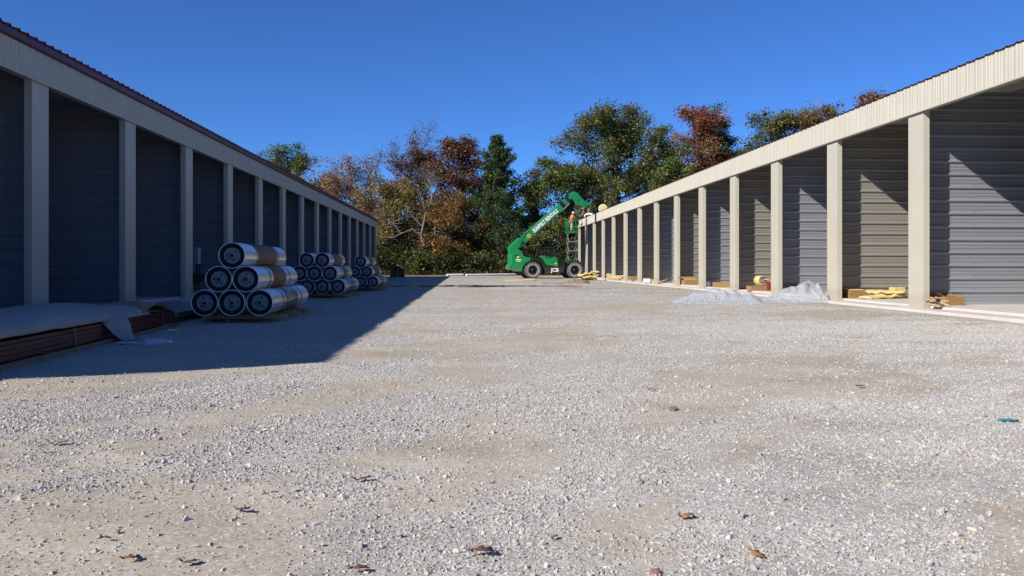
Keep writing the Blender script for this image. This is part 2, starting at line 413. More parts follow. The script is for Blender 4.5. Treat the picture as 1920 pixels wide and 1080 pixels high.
# loose crushed stone in the foreground
rng = np.random.default_rng(5)
def make_gravel(Nn):
    u = rng.random(Nn); A1 = .5 * (36 - 2.35 ** 2); A2 = 36 * math.log(15 / 6.)
    t = u * (A1 + A2)
    d = np.where(t < A1, np.sqrt(2.35 ** 2 + 2 * np.minimum(t, A1)), 6 * np.exp(np.maximum(t - A1, 0) / 36))
    nf = Nn // 4; py_ = 526 + 112 * rng.random(nf) ** .8; d[:nf] = F / (py_ - HY)
    xc = (rng.random(Nn) - .5) * 1.34 * d
    x = FW[0] * d + RT[0] * xc; y = FW[1] * d + RT[1] * xc
    dmk = dirt_mask(x, y); pile = fbm(x * 1.1 + 4, y * 1.6, 120, 4)
    keep = rng.random(Nn) < (1 - .80 * dmk) * np.clip(.55 + 2.0 * (pile - .36), .35, 1)
    keep &= (x > -7.4) & (x < 9.4) & (y < 68) & (puddle_mask(x, y) < .3)
    x, y, dmk, pile = x[keep], y[keep], dmk[keep], pile[keep]; n = len(x)
    r = .0034 * np.exp(rng.normal(0, .42, n)) * (1 + .02 * np.maximum(np.hypot(x, y) - 4, 0)) * (1 + .5 * np.clip(pile - .5, 0, 1))
    big = rng.random(n) < .006; r[big] *= 2.3
    dist = np.hypot(x, y); r = np.minimum(r, np.maximum(.017, dist * .00065))
    r = np.where(dist > 13, np.maximum(r, dist * .00042), r)
    z = ground_z(x, y) + r * .12
    cube = np.array([(a, b, c) for c in (-1, 1) for b in (-1, 1) for a in (-1, 1)], float)
    cube = cube[[0, 1, 3, 2, 4, 5, 7, 6]]
    V = cube[None] * (.45 + .62 * rng.random((n, 8, 3)))
    V *= np.stack([1 + .5 * rng.random(n), .75 + .4 * rng.random(n), .5 + .35 * rng.random(n)], -1)[:, None]
    ax = rng.normal(size=(n, 3)); ax[:, 2] *= 2; ax /= np.linalg.norm(ax, axis=1, keepdims=True); th = rng.random(n) * 6.28
    c, s = np.cos(th)[:, None, None], np.sin(th)[:, None, None]; k = ax[:, None]
    V = V * c + np.cross(np.broadcast_to(k, V.shape), V) * s + k * (V * k).sum(-1, keepdims=True) * (1 - c)
    V = V * r[:, None, None] + np.stack([x, y, z], -1)[:, None]
    fc = np.array([(0, 3, 2, 1), (4, 5, 6, 7), (0, 1, 5, 4), (1, 2, 6, 5), (2, 3, 7, 6), (3, 0, 4, 7)])
    Fc = (fc[None] + 8 * np.arange(n)[:, None, None]).reshape(-1, 4)
    base = .405 * np.exp(rng.normal(0, .17, n)); base = np.clip(base, .20, .47)
    tint = np.stack([base * 1.0, base * .985, base * .97], -1)
    warm = rng.random(n) < .16; tint[warm] *= (1.05, .93, .80)
    blue = rng.random(n) < .12; tint[blue] *= (.93, .98, 1.06)
    tint *= (1.03, .993, .935)
    o = np_mesh('gravel', V.reshape(-1, 3), Fc, M['stone'], colr=np.repeat(tint, 8, 0))
    tag(o, 'loose grey crushed stone scattered over the foreground of the yard', 'gravel', kind='stuff')
make_gravel(680000)

# ------------------------------------------------------------------ ribbed sheet metal
def rib_profile(L, pitch=.305, h=.032, minor=True):
    pts = []; u = 0.0
    while u < L:
        seg = [(0, 0), (.012, 0), (.034, h), (.066, h), (.088, 0)]
        if minor: seg += [(.148, 0), (.155, .010), (.175, .010), (.182, 0), (.222, 0), (.229, .010), (.249, .010), (.256, 0)]
        for a, b in seg:
            if u + a <= L: pts.append((u + a, b))
        u += pitch
    pts.append((L, 0)); return pts
def sheet(mb, o, ud, vd, nd, L, Wd, th=.0, **kw):
    o, ud, vd, nd = map(Vector, (o, ud, vd, nd))
    pr = rib_profile(L, **kw); n = len(pr)
    vs = [o + ud * a + nd * b for a, b in pr] + [o + ud * a + nd * b + vd * Wd for a, b in pr]
    fs = [(i, i + 1, n + i + 1, n + i) for i in range(n - 1)]
    if ud.cross(vd).dot(nd) < 0: fs = [f[::-1] for f in fs]
    mb.add(vs, fs)
    if th:
        vs2 = [v - nd * th for v in vs]
        mb.add(vs2, [f[::-1] for f in fs])
        for q in (0, n):
            mb.add([vs[q + i] for i in range(n)] + [vs2[q + i] for i in range(n)], [(i, n + i, n + i + 1, i + 1) if q else (i, i + 1, n + i + 1, n + i) for i in range(n - 1)])
    return mb

def building(name, label, X0, sgn, y_far0, k0, k1, S, zb, zf, zr, ystart, yend, skew=0.0, trim=False, tints=False, roof_y=None):
    """row of open-fronted storage bays; sgn=+1: bays lie towards +X of the front line X0"""
    root = empty(name, (X0, ystart, 0), 0, label, 'building')
    def bld(mb, nm, m, **kw):
        mb.v = [(x - X0, y - ystart, z) for x, y, z in mb.v]
        return mb.build(nm, m, root, **kw)
    depth = 11.5; zs = .05; L = yend - ystart
    xa, xb = sorted((X0 - sgn * .46, X0 + sgn * depth))
    bld(MB().box(xa, xb, ystart - .3, yend + .25, -.2, zs), 'floor_slab', M['concrete'], bev=.012)
    d, w = .63, .15
    xf0, xf1 = sorted((X0 + sgn * .17, X0 + sgn * (depth - .02)))
    bld(MB().box(xf0, xf1, ystart - .2, yend + .2, zs - .02, .10), 'bay_floor', M['concrete'], bev=.008)
    for k in range(k0, k1 + 1):
        yf = y_far0 + k * S
        x1, x2 = sorted((X0, X0 + sgn * w))
        c = MB().box(x1, x2, yf - d, yf, zs, zb + .12)
        # folded edge lips of the sheet-metal jamb cover and its screws
        for zz in np.arange(.4, zb, .62):
            c.lathe([(0, -.006), (.011, -.004), (.012, 0)], 'Y', (X0 + sgn * (w - .045), yf - d, zz), 8)
        bld(c, 'column', M['post'], bev=.008)
        p = MB()
        sheet(p, (X0 + sgn * (w + .004), yf, zs), (0, 0, 1), (sgn, 0, 0), (0, -1, 0), zr - zs - .08, depth - .3, h=.042)
        p.box(*sorted((X0 + sgn * (w + .004), X0 + sgn * (depth - .15))), yf + .004, yf + .05, zs + .002, zr - .1)
        if abs(k) < 5:
            for zz in np.arange(.155, zr - .3, .305):
                p.lathe([(0, -.050), (.010, -.049), (.011, -.042)], 'Y', (X0 + sgn * 1.55, yf, zs + zz), 8)
        wm = M['galv_warm'] if tints and k % 2 else M['galv']
        bld(p, 'partition_wall', wm)
    b = MB(); sheet(b, (X0 + sgn * (depth - .1), ystart, zs), (0, 1, 0), (0, 0, 1), (-sgn, 0, 0), L, zr - zs); bld(b, 'back_wall', M['galv'])
    # ribbed fascia over a box header
    f = MB(); sheet(f, (X0 - sgn * .03, ystart, zb), (0, 1, 0), (0, 0, 1), (-sgn, 0, 0), L, zf - zb, h=.02 if trim else .011)
    f.box(*sorted((X0 - sgn * .025, X0 + sgn * .17)), ystart, yend, zb - .004, zb + .14)
    f.box(*sorted((X0 - sgn * .026, X0 - sgn * .060)), ystart - .01, yend + .01, zb - .035, zb - .002)
    f.box(*sorted((X0 - sgn * .028, X0 + sgn * .02)), ystart, yend, zb + .15, zf - .01)
    bld(f, 'fascia', M['cream'])
    if trim:
        t = MB()
        t.prism([(X0 - sgn * .06, zf), (X0 - sgn * .12, zf + .02), (X0 - sgn * .12, zr - .005), (X0 - sgn * .10, zr - .005), (X0 - sgn * .02, zr - .03), (X0 - sgn * .02, zf)], ystart - .05, yend + .05)
        bld(t, 'eave_trim', M['maroon'])
    rf = MB(); m = .08; ry = ystart if roof_y is None else roof_y; LR = yend - ry
    vd = Vector((sgn, -skew, m)); wd = 9.0
    ov = .16 if trim else .07
    sheet(rf, (X0 - sgn * ov, ry - .06, zr), (0, 1, 0), vd, (0, 0, 1), LR + .12, wd, th=.004, h=.036 if trim else .020, minor=False)
    e = Vector((X0 - sgn * ov, ry - .06, zr)) + vd * wd
    sheet(rf, e, (0, 1, 0), Vector((sgn, 0, -.25)), (0, 0, 1), LR + .12, depth - 8.6, th=.008, h=.04, minor=False)
    bld(rf, 'roof', M['maroon'])
    for i, dx in enumerate((1.2, 3.4, 5.6, 7.8)):
        pu = MB().box(*sorted((X0 + sgn * dx, X0 + sgn * (dx + .07))), ystart, yend, zr + m * dx - .22, zr + m * dx - .012)
        bld(pu, 'purlin', M['steel'])
    cl = MB(); a = Vector((X0 + sgn * .2, ystart, zr - .045))
    cl.add([a, a + Vector((0, L, 0)), a + Vector((sgn * 8.5, L, 8.5 * m)), a + Vector((sgn * 8.5, 0, 8.5 * m))], [(0, 1, 2, 3)])
    bld(cl, 'ceiling_lining', M['ceil'])
    return root

SR = 4.345
RB = building('storage_building', 'right-hand row of open storage bays with sunlit cream columns and fascia', 10.34, 1, 18.76, -3, 13, SR, 4.53, 5.16, 5.172, 4.2, 75.4, tints=True)
LB = building('storage_building', 'left-hand row of open storage bays in deep shade with maroon eave', -8.2, -1, 16.8, -2, 14, 4.32, 4.56, 5.11, 5.27, 4.8, 77.6, skew=.48, trim=True, roof_y=3.85)  # unseen near roof end skewed and run forward to shape its ground shadow
t = MB().box(-.14, -.075, 60.25, 60.42, 4.47, 5.17); t.build('fascia_strip', M['black'], RB)  # short black vertical strip standing out from the fascia

# ------------------------------------------------------------------ rolled door coils on pallets
def make_coil():
    r = .228; L = 3.6
    root = empty('door_coil')
    mb = MB(); mb.lathe([(r, 0), (r, L)], 'Y', n=40)
    for q in range(16):
        an = q / 16 * 6.283; mb.tube([(r * math.cos(an) * .995, .02, r * math.sin(an) * .995), (r * math.cos(an) * .995, L - .02, r * math.sin(an) * .995)], .004, 5)
    mb.lathe([(r - .014, .004), (r - .011, -.008), (r + .002, -.007), (r + .003, .012)], 'Y', n=40)
    mb.build('curtain', M['silver'], root)
    e = MB()
    for k in range(5):                                       # wound layers seen at the end
        rr = r - .010 - .016 * k
        e.lathe([(rr, .004 + .010 * k), (rr - .008, .002 + .010 * k), (rr - .012, .06 + .01 * k)], 'Y', n=40)
    e.lathe([(r - .008, .012), (.05, .10)], 'Y', n=40)
    e.build('coil_end', M['dark'], root)
    MB().lathe([(r - .002, L - .002), (0, L - .01)], 'Y', n=40).build('coil_end', M['dark'], root)
    w = MB(); w.lathe([(.03, .008), (.05, .014), (.055, .03), (.128, .034), (.136, .026), (.142, .03), (.142, .075)], 'Y', n=36)
    for q in range(3):                                       # stiffening webs of the drum wheel
        an = q / 3 * 6.283 + .52
        w.tube([(.05 * math.cos(an), .024, .05 * math.sin(an)), (.13 * math.cos(an), .026, .13 * math.sin(an))], .007, 6)
    wheel = w.build('drum_wheel', M['drum'], root)
    for q in range(3):
        an = q / 3 * 6.283 + 1.57
        MB().lathe([(0, .0285), (.017, .029)], 'Y', (.085 * math.cos(an), 0, .085 * math.sin(an)), 12).build('wheel_hole', M['dark'], wheel)
    MB().lathe([(0, .002), (.028, .004), (.028, .02)], 'Y', n=14).build('axle_end', M['dark'], wheel)
    c = MB(); c.lathe([(r + .002, 1.22), (r + .012, 1.24), (r + .012, 2.35), (r + .002, 2.37)], 'Y', n=40); c.build('cardboard_sleeve', M['sleeve'], root)
    for y in (.92, 2.75):
        b = MB(); b.lathe([(r + .001, y), (r + .006, y + .005), (r + .006, y + .05), (r + .001, y + .055)], 'Y', n=36); b.build('strap', M['band'], root)
    return root
coil0 = make_coil(); used = [False]
sl0 = [c for c in coil0.children if c.name.startswith('cardboard')][0]
grey_sleeve = sl0.data.copy(); grey_sleeve.materials.clear(); grey_sleeve.materials.append(M['wrapg']); cards = sl0.data
cardv = [cards]
for (y0_, y1_) in ((1.05, 2.62), (1.42, 2.3)):
    t_ = MB(); t_.lathe([(.230, y0_), (.240, y0_ + .02), (.240, y1_), (.230, y1_ + .02)], 'Y', n=40); t_ = t_.build('sleeve', M['sleeve']); cardv.append(t_.data); bpy.data.objects.remove(t_)
ROWN = {0: 'bottom row', 1: 'middle row', 2: 'top row'}
def coil_stack(xr, y, nb, rows, rz, where, group):
    rr = .236; z0 = .135
    for row in range(rows):
        for i in range(nb - row):
            lx = -rr * 2 * i - rr * row; z = z0 + .228 + row * rr * 1.74
            o = coil0 if not used[0] else copy_tree(coil0); used[0] = True
            for ch in o.children:
                if ch.data is grey_sleeve or ch.data in cardv: ch.data = random.choice(cardv); ch.name = 'cardboard_sleeve'
            n = nb - row
            pos = 'only coil' if n == 1 else ('right end' if i == 0 else ('left end' if i == n - 1 else ('second from right' if n > 3 and i == 1 else ('second from left' if n > 3 else 'middle'))))
            tag(o, f'silver rolled door coil, {pos} of {ROWN[row]} in {where}', 'door coil', group)
            if row == 0:
                for ch in o.children:
                    if ch.name.startswith('cardboard_sleeve'): ch.data = grey_sleeve; ch.name = 'wrap_sleeve'
            o.location = (xr + lx * math.cos(rz), y + lx * math.sin(rz) + random.uniform(-.04, .04), z)
            o.rotation_euler = (0, random.uniform(-.8, .8), rz)
    p = empty('timber_pallet', (xr, y, 0), rz, f'rough timber pallet under the coils of {where}', 'pallet', 'pallets under the coils')
    wd = nb * .472 + .12
    for yy in (.5, 1.75, 3.0):
        MB().box(-wd + .4, .36, yy, yy + .09, .045, .132).build('bearer', M['wood'], p, bev=.006)
    for xx in (-wd + .5, -wd * .45, .1):
        MB().box(xx, xx + .10, .35, 3.2, -.02, .044).build('runner', M['dwood'], p, bev=.006)
random.seed(4)
coil_stack(-3.57, 14.63, 3, 3, R(1.0), 'the nearest stack', 'coils in the nearest stack')
coil_stack(-3.94, 25.87, 4, 3, R(.5), 'the second stack', 'coils in the second stack')
coil_stack(-3.71, 33.5, 3, 3, R(.0), 'the farthest stack', 'coils in the farthest stack')

# ------------------------------------------------------------------ long bundle of red panels under a sheet
bd = empty('panel_bundle', (-4.87, 14.26, 0), R(3.6), 'long low bundle of dark red trim panels under a pale sheet beside shaded columns', 'panel bundle')
mb = MB()
for k, (z0, z1, o) in enumerate(((.06, .11, 0), (.112, .165, .012), (.167, .215, .004), (.217, .262, .016))):
    mb.box(-1.3 + o, -o, -10.5, -.02 * k, z0, z1)
mb.build('red_panels', M['redpanel'], bd, bev=.006)
for yy in (-9, -7, -5, -3, -1): MB().box(-1.35, .05, yy, yy + .09, -.02, .058).build('bearer', M['dwood'], bd)
MB().box(.052, .085, -10.4, -.1, .0, .058).build('edge_board', M['dwood'], bd)
for yy in (-8.3, -6.25, -4.2, -.75):
    mb = MB(); mb.tube([(.012, yy, .0), (.012, yy - .06, .27), (-.2, yy - .05, .40), (-.65, yy, .53), (-1.32, yy, .30)] if yy < -2 else [(.012, yy, .0), (.012, yy - .06, .27), (-.6, yy, .29), (-1.3, yy, .27)], .008, 5); mb.build('strap', M['strap'], bd)
def cover(y0, y1, x0, x1, top, seed, name, m, over=.03, lift=0.0):
    top *= .9
    ny = int((y1 - y0) / .12); nx = 16; vs = []; fs = []
    for i in range(ny + 1):
        y = y0 + (y1 - y0) * i / ny
        for j in range(nx + 1):
            s = j / nx; x = x0 + (x1 - x0) * s
            z = .268 + lift + top * math.sin(math.pi * s) ** .5
            z += .035 * mnoise.noise((x * 2.1, y * .9 + seed, seed)) * math.sin(math.pi * s) + .012 * mnoise.noise((x * 7, y * 3, seed))
            yy = y + (.25 * mnoise.noise((x * 2, seed, 1)) if i in (0, ny) else 0)
            vs.append((x, yy, z))
    for i in range(ny):
        for j in range(nx):
            a = i * (nx + 1) + j; fs.append((a, a + 1, a + nx + 2, a + nx + 1))
    mb = MB(); mb.add(vs, fs, True); o = mb.build(name, m, bd)
    s = o.modifiers.new('t', 'SOLIDIFY'); s.thickness = .02; return o
cover(-10.4, -6.35, .05, -1.33, .19, 1.3, 'cover_sheet', M['cover'])
cover(-6.6, -3.1, .055, -1.33, .215, 4.3, 'cover_sheet', M['cover'], lift=.03)
cover(-3.4, -1.5, .02, -1.3, .16, 6.1, 'cover_sheet', M['cover'])
cover(-10.2, -7.5, .06, -.75, .13, 8.1, 'paper_sheet', M['kraft'], lift=.04)
# torn flap hanging over the side down to the ground
fl = [(-.62, -3.1, .495, .55), (-.30, -3.0, .455, .50), (-.03, -2.95, .345, .44), (.06, -2.95, .24, .36), (.13, -3.0, .13, .24), (.24, -3.1, .03, .12), (.36, -3.2, .012, .04)]
vs = []; fs = []
for x, y, z, w in fl:
    for s in (-1, -.33, .33, 1): vs.append((x + .04 * s, y + w * s, z + .03 * math.cos(s * 2.2)))
for i in range(len(fl) - 1):
    for j in range(3): a = i * 4 + j; fs.append((a, a + 1, a + 5, a + 4))
o = MB().add(vs, fs, True).build('torn_flap', M['cover'], bd); s = o.modifiers.new('t', 'SOLIDIFY'); s.thickness = .01; s2 = o.modifiers.new('s', 'SUBSURF'); s2.levels = s2.render_levels = 2
# curling kraft paper at the far end
vs = []; fs = []
for i in range(11):
    for j in range(9):
        u, v = i / 10, j / 8
        vs.append((.02 - 1.25 * v, -1.75 + 1.55 * u, .30 + .17 * math.sin(math.pi * min(1, u * 1.1)) * math.sin(math.pi * (.15 + .8 * v)) + .03 * math.sin(5 * u + 4 * v)))
for i in range(10):
    for j in range(8): a = i * 9 + j; fs.append((a, a + 1, a + 10, a + 9))
o = MB().add(vs, fs, True).build('paper_sheet', M['kraft'], bd); s = o.modifiers.new('t', 'SOLIDIFY'); s.thickness = .008

# flat pack of sheets between the slab and the nearest coils
pk = empty('sheet_pack', (-5.85, 17.1, 0), R(1), 'flat grey sheet pack on timbers behind the nearest coil stack', 'sheet pack')
mb = MB()
for k in range(5): mb.box(-.95 + .01 * k, .8 - .012 * (k % 2), -2.4, 2.4 - .02 * k, .105 + .018 * k, .121 + .018 * k)
mb.build('sheets', M['steel'], pk)
for yy in (-2, 0, 2): MB().box(-.95, .75, yy, yy + .1, -.02, .104).build('bearer', M['dwood'], pk)

# bits on the shaded ground
p = gp(290, 651)
def bottle_mb(s=1.0):
    return MB().lathe([(0, 0), (.055, 0), (.062, .02), (.062, .2), (.05, .23), (.022, .27), (.02, .31), (0, .312)], 'X', n=16)
o = empty('water_jug', (p[0] - .12, p[1], .06), R(12), 'crumpled clear bluish plastic jug on the shaded gravel by the torn sheet', 'jug')
b = MB().lathe([(0, 0), (.05, 0), (.062, .015), (.055, .05), (.064, .08), (.052, .13), (.06, .17), (.045, .23), (.02, .28), (.018, .31), (0, .312)], 'X', n=14)
b.v = [(x, y + .006 * mnoise.noise((x * 30, y * 30, z * 30)), z * .9 + .008 * mnoise.noise((x * 22, y * 22, z * 22))) for x, y, z in b.v]
b.build('body', M['film'], o); MB().lathe([(.021, -.03), (.022, .0), (.0, .001)], 'X', (.31, 0, 0), 12).build('cap', M['white'], o)
def scrap(px, py, w, l, rz, m, name, label, cat, seed):
    q = gp(px, py); vs = []; fs = []
    for i in range(7):
        for j in range(5):
            u, v = i / 6 - .5, j / 4 - .5
            vs.append((l * u, w * v * (1 - .6 * abs(u)), .018 + .03 * abs(mnoise.noise((u * 4 + seed, v * 4, seed)))))
    for i in range(6):
        for j in range(4): a = i * 5 + j; fs.append((a, a + 1, a + 6, a + 5))
    o = MB().add(vs, fs, True).build(name, m); o.location = (q[0], q[1], 0); o.rotation_euler = (0, 0, rz)
    s = o.modifiers.new('t', 'SOLIDIFY'); s.thickness = .004
    return tag(o, label, cat)
scrap(236, 646, .12, .28, R(-5), M['facing'], 'paper_scrap', 'thin white paper strip on the shaded gravel below the torn sheet', 'paper', 3)
scrap(323, 622, .14, .16, R(20), M['facing'], 'paper_scrap', 'small crumpled white scrap by the far end of the panel bundle', 'paper', 5)

# pale cabinet and hand cart just inside a left bay
q = pt(368, 560, 26.6)
cb = empty('utility_cabinet', (q[0], q[1], .05), 0, 'pale grey cabinet on a dark stand behind the nearest coil stack', 'cabinet')
MB().box(-.34, .10, -.15, .15, 1.02, 1.20).build('drawer_unit', M['greybox'], cb, bev=.01)
MB().box(-.34, -.04, -.15, .15, 1.21, 1.52).build('door_panel', M['steel'], cb, bev=.01)
MB().box(-.04, .10, -.16, .14, 1.21, 1.55).build('side_panel', M['greybox'], cb, bev=.01)
for x in (-.3, .06):
    for y in (-.12, .12): MB().box(x - .02, x + .02, y - .02, y + .02, 0, 1.02).build('leg', M['black'], cb)
MB().box(-.34, .10, -.15, .15, .4, .44).build('shelf', M['black'], cb)
MB().box(-.3, .3, -.1, .12, .442, .72).build('motor_box', M['black'], cb, bev=.03)

# ------------------------------------------------------------------ cardboard boxes, insulation and film by the right bays
def bayfit(px, py, dep):
    """slide a thing forward along its ray until its back clears the bay's partition"""
    x, y, z = gp(px, py, .10)
    k = math.ceil((y - .75 - 18.76) / SR); lim = 18.76 + k * SR - .06 - dep
    if y > lim: x, y = x * lim / y, lim
    return (x, y, .10)
def carton(px, py, w, d, h, rz, label, flap=True, fill=None):
    q = bayfit(px, py, d + .06)
    r = empty('cardboard_box', (q[0], q[1], .10), rz, label, 'box', 'cardboard boxes in the right-hand bays')
    t = .012; b = MB()
    b.box(-w / 2, w / 2, 0, t, 0.003, h); b.box(-w / 2, w / 2, d - t, d, 0.003, h)
    b.box(-w / 2, -w / 2 + t, t, d - t, 0.003, h); b.box(w / 2 - t, w / 2, t, d - t, 0.003, h); b.box(-w / 2 + t, w / 2 - t, t, d - t, .003, .02)
    b.build('carton', M['card'], r)
    if flap:
        f = MB()
        f.box(-w / 2 + .01, w / 2 - .01, 0, d * .48, -.004, .004, Matrix.Translation((0, d - .006, h)) @ Matrix.Rotation(R(35), 4, 'X'))
        f.box(-w * .33, 0, .01, d - .01, -.004, .004, Matrix.Translation((-w / 2 + .006, 0, h)) @ Matrix.Rotation(R(28), 4, 'Y'))
        f.build('flap', M['card'], r)
    if fill: 
        MB().box(-w / 2 + .03, w / 2 - .03, .03, d - .03, .03, h + .02).build('contents', fill, r, bev=.03)
    return r
carton(1791, 572.5, .50, .32, .20, R(8), 'open cardboard box beside the pile of wood offcuts in the nearest lit bay')
carton(1608, 559, .50, .35, .23, R(6), 'cardboard box next to the flat yellow insulation batts', fill=M['insul'])
carton(1428, 545, .80, .45, .17, R(4), 'low cardboard box with loose yellow insulation spilling over it', flap=False)
carton(1498, 549, .45, .35, .22, R(-12), 'cardboard box half hidden behind the nearer heap of plastic film')
carton(1353, 538.5, .72, .4, .21, R(-14), 'cardboard box behind the peak of the farther plastic film heap', flap=False)
carton(1297, 534, .72, .45, .26, R(4), 'cardboard box with white packets beside it, fifth lit bay', fill=M['insul'])
carton(1190, 526.2, .62, .45, .27, R(2), 'small distant cardboard box in a bay past the wood offcuts', flap=False)

def heap(name, px, py, w, d, h, seed, m, label, cat, z=0.05, rz=0.0, crease=.5, mound=1.0, rough=5.0, nx=40, ny=24, parent=None, peaks=None):
    q = bayfit(px, py, d) if z > 0 else gp(px, py, z); z = q[2] if z > 0 else z; vs = []; fs = []
    for i in range(ny + 1):
        for j in range(nx + 1):
            u, v = j / nx * 2 - 1, i / ny * 2 - 1
            a = math.atan2(v, u); rr = math.hypot(u, v)
            edge = .82 + .22 * mnoise.noise((math.cos(a) * 1.6 + seed, math.sin(a) * 1.6, seed))
            m_ = max(0, 1 - (rr / edge) ** 2)
            if peaks: hh = sum(ph * math.exp(-((u - pu) / pw) ** 2) for pu, pw, ph in peaks) * math.sqrt(max(0, 1 - min(1, abs(v)) ** 1.6))
            else: hh = m_ ** .6
            n1 = mnoise.noise((u * w * rough * .35 + seed, v * d * rough * .35, seed)); n2 = abs(mnoise.noise((u * w * rough + seed, v * d * rough, seed + 3)))
            n3 = abs(mnoise.noise((u * w * rough * 2.3, v * d * rough * 2.3 + seed, seed + 5)))
            zz = h * hh * (mound * (.8 + .5 * n1)) + h * min(1, m_ * 4) * crease * (.32 - n2 * .55 - n3 * .25)
            sx = min(1, edge / max(rr, 1e-3)) if rr > edge else 1
            vs.append((u * w * .5 * sx + .02 * n2, (v * .5 * sx + .5) * d + .03 * n1, max(.0, zz) if m_ > 0.001 else -.01))
    for i in range(ny):
        for j in range(nx): a = i * (nx + 1) + j; fs.append((a, a + 1, a + nx + 2, a + nx + 1))
    o = MB().add(vs, fs, True).build(name, m, parent); 
    if parent is None:
        o.location = (q[0], q[1], z); o.rotation_euler = (0, 0, rz); tag(o, label, cat)
    return o
def film_heap(px, py, w, d, seed, peaks, label, rz=0.0):
    """bulging, loosely piled sheet with sharp fold lines and a ragged trailing edge"""
    q = gp(px, py, 0.0); vs = []; fs = []; nx, ny = 120, 56
    for i in range(ny + 1):
        for j in range(nx + 1):
            u, v = j / nx * 2 - 1, i / ny * 2 - 1
            hh = sum(ph * math.exp(-((u - pu) / pw) ** 2 - ((v - pv) / .62) ** 2) for pu, pv, pw, ph in peaks)
            ed = min(1, max(0, 1.02 - abs(u) ** 3.5 + .25 * mnoise.noise((u * 3, v * 2, seed)))) * min(1, max(0, (1 - abs(v)) * 2.6))
            p = Vector((u * w, v * d, seed))
            dist, pts = mnoise.voronoi(p * 2.3 + Vector((mnoise.noise(p * 2), mnoise.noise(p * 2 + Vector((5, 0, 0))), 0)) * .7)
            fold = max(0, 1 - (dist[1] - dist[0]) * 5.5)
            f2 = max(0, 1 - abs(mnoise.noise(p * 4.5 + Vector((9, 2, 0)))) * 9)
            f3 = max(0, 1 - abs(mnoise.noise(Vector((u * w * 3 + v * 2.2, v * d * 9, seed + 4)))) * 8)
            bulge = .86 + .45 * (.45 - dist[0])
            z = hh * ed * bulge + (.036 * fold + .012 * f2 + .007 * f3) * min(1, ed * 3)
            vs.append((u * w * .5 + .02 * f2, (v * .5 + .5) * d, max(.004, z) + .03 * min(1, ed * 4)))
    for i in range(ny):
        for j in range(nx): a = i * (nx + 1) + j; fs.append((a, a + 1, a + nx + 2, a + nx + 1))
    o = MB().add(vs, fs, True).build('plastic_film', M['film']); o.location = (q[0], q[1], 0); o.rotation_euler = (0, 0, rz)
    return tag(o, label, 'plastic film')
film_heap(1360, 571, 2.45, 1.2, 2.2, [(-.62, 0, .34, .24), (-.2, .1, .26, .26), (.05, .2, .20, .32), (.3, 0, .16, .26), (.66, -.1, .24, .38)],
          'low crumpled heap of clear plastic film lying on gravel before the slab', R(-3))
film_heap(1503, 568, 1.95, 1.15, 7.2, [(-.7, 0, .3, .14), (-.2, 0, .3, .32), (.2, .1, .26, .44), (.52, .2, .26, .42), (.84, .3, .22, .62)],
          'taller heap of clear plastic film leaning up against the second column', R(-2))
def batts(px, py, w, d, h, seed, label, z=.05, rz=0.0, nm='insulation_batt', n=3):
    q = bayfit(px, py, d) if z > 0 else gp(px, py, 0.0); z = q[2] if z > 0 else 0.0
    rg_ = random.Random(seed); mb = MB(); nx, ny = 22, 8
    for k in range(n):
        L = w * rg_.uniform(.62, .95) if n > 1 else w; Wd = d * rg_.uniform(.5, .8) if n > 1 else d * .9; th = max(.045, min(.10, h * .34))
        cx = rg_.uniform(-.5, .5) * (w - L); cy = d * .5 + rg_.uniform(-.5, .5) * (d - Wd); a = rg_.uniform(-.35, .35) if n > 1 else .05
        lift = (h - th) * k / max(1, n - 1) * .8; tilt = rg_.uniform(-.28, .28) * h / .4; cv = rg_.uniform(.4, 1.0) * h * (.5 if n > 1 else .2)
        grid = []
        for s_ in (0, 1):
            for i in range(nx + 1):
                for j in range(ny + 1):
                    u, v = i / nx * 2 - 1, j / ny * 2 - 1
                    rag = 1 + .10 * mnoise.noise((v * 2.5, seed + k, 1 if u > 0 else 2)) * (abs(u) > .9) + .02 * mnoise.noise((u * 9, v * 9, k))
                    x_, y_ = u * L * .5 * rag, v * Wd * .5 * (1 + .10 * mnoise.noise((u * 3, seed, k + (v > 0))))
                    zz = lift + tilt * u * L * .3 + cv * abs(mnoise.noise((u * 1.7 + seed, v * .8, k))) + .03 * mnoise.noise((u * L * 6, v * Wd * 6, seed + k))
                    e = (1 - max(abs(u), abs(v)) ** 8)
                    zz = max(.004, zz) + (th * (.55 + .45 * e) + .022 * mnoise.noise((u * L * 11, v * Wd * 11, k + 9)) if s_ else 0)
                    grid.append((cx + x_ * math.cos(a) - y_ * math.sin(a), cy + x_ * math.sin(a) + y_ * math.cos(a), zz))
        m_ = (nx + 1) * (ny + 1); fs = []
        id_ = lambda i, j: i * (ny + 1) + j
        for i in range(nx):
            for j in range(ny):
                f = (id_(i, j), id_(i + 1, j), id_(i + 1, j + 1), id_(i, j + 1)); fs.append(tuple(m_ + t for t in f)); fs.append(f[::-1])
        rim = [id_(i, 0) for i in range(nx + 1)] + [id_(nx, j) for j in range(1, ny + 1)] + [id_(i, ny) for i in range(nx - 1, -1, -1)] + [id_(0, j) for j in range(ny - 1, 0, -1)]
        for t in range(len(rim)): a_, b_ = rim[t], rim[(t + 1) % len(rim)]; fs.append((a_, b_, m_ + b_, m_ + a_))
        mb.add(grid, fs, True)
    o = mb.build(nm, M['insul']); o.location = (q[0], q[1], z); o.rotation_euler = (0, 0, rz)
    return tag(o, label, 'insulation')
batts(1668, 560.5, 1.35, .6, .24, 2, n=2, label= 'flat yellow insulation batts on the slab beside the nearest column')
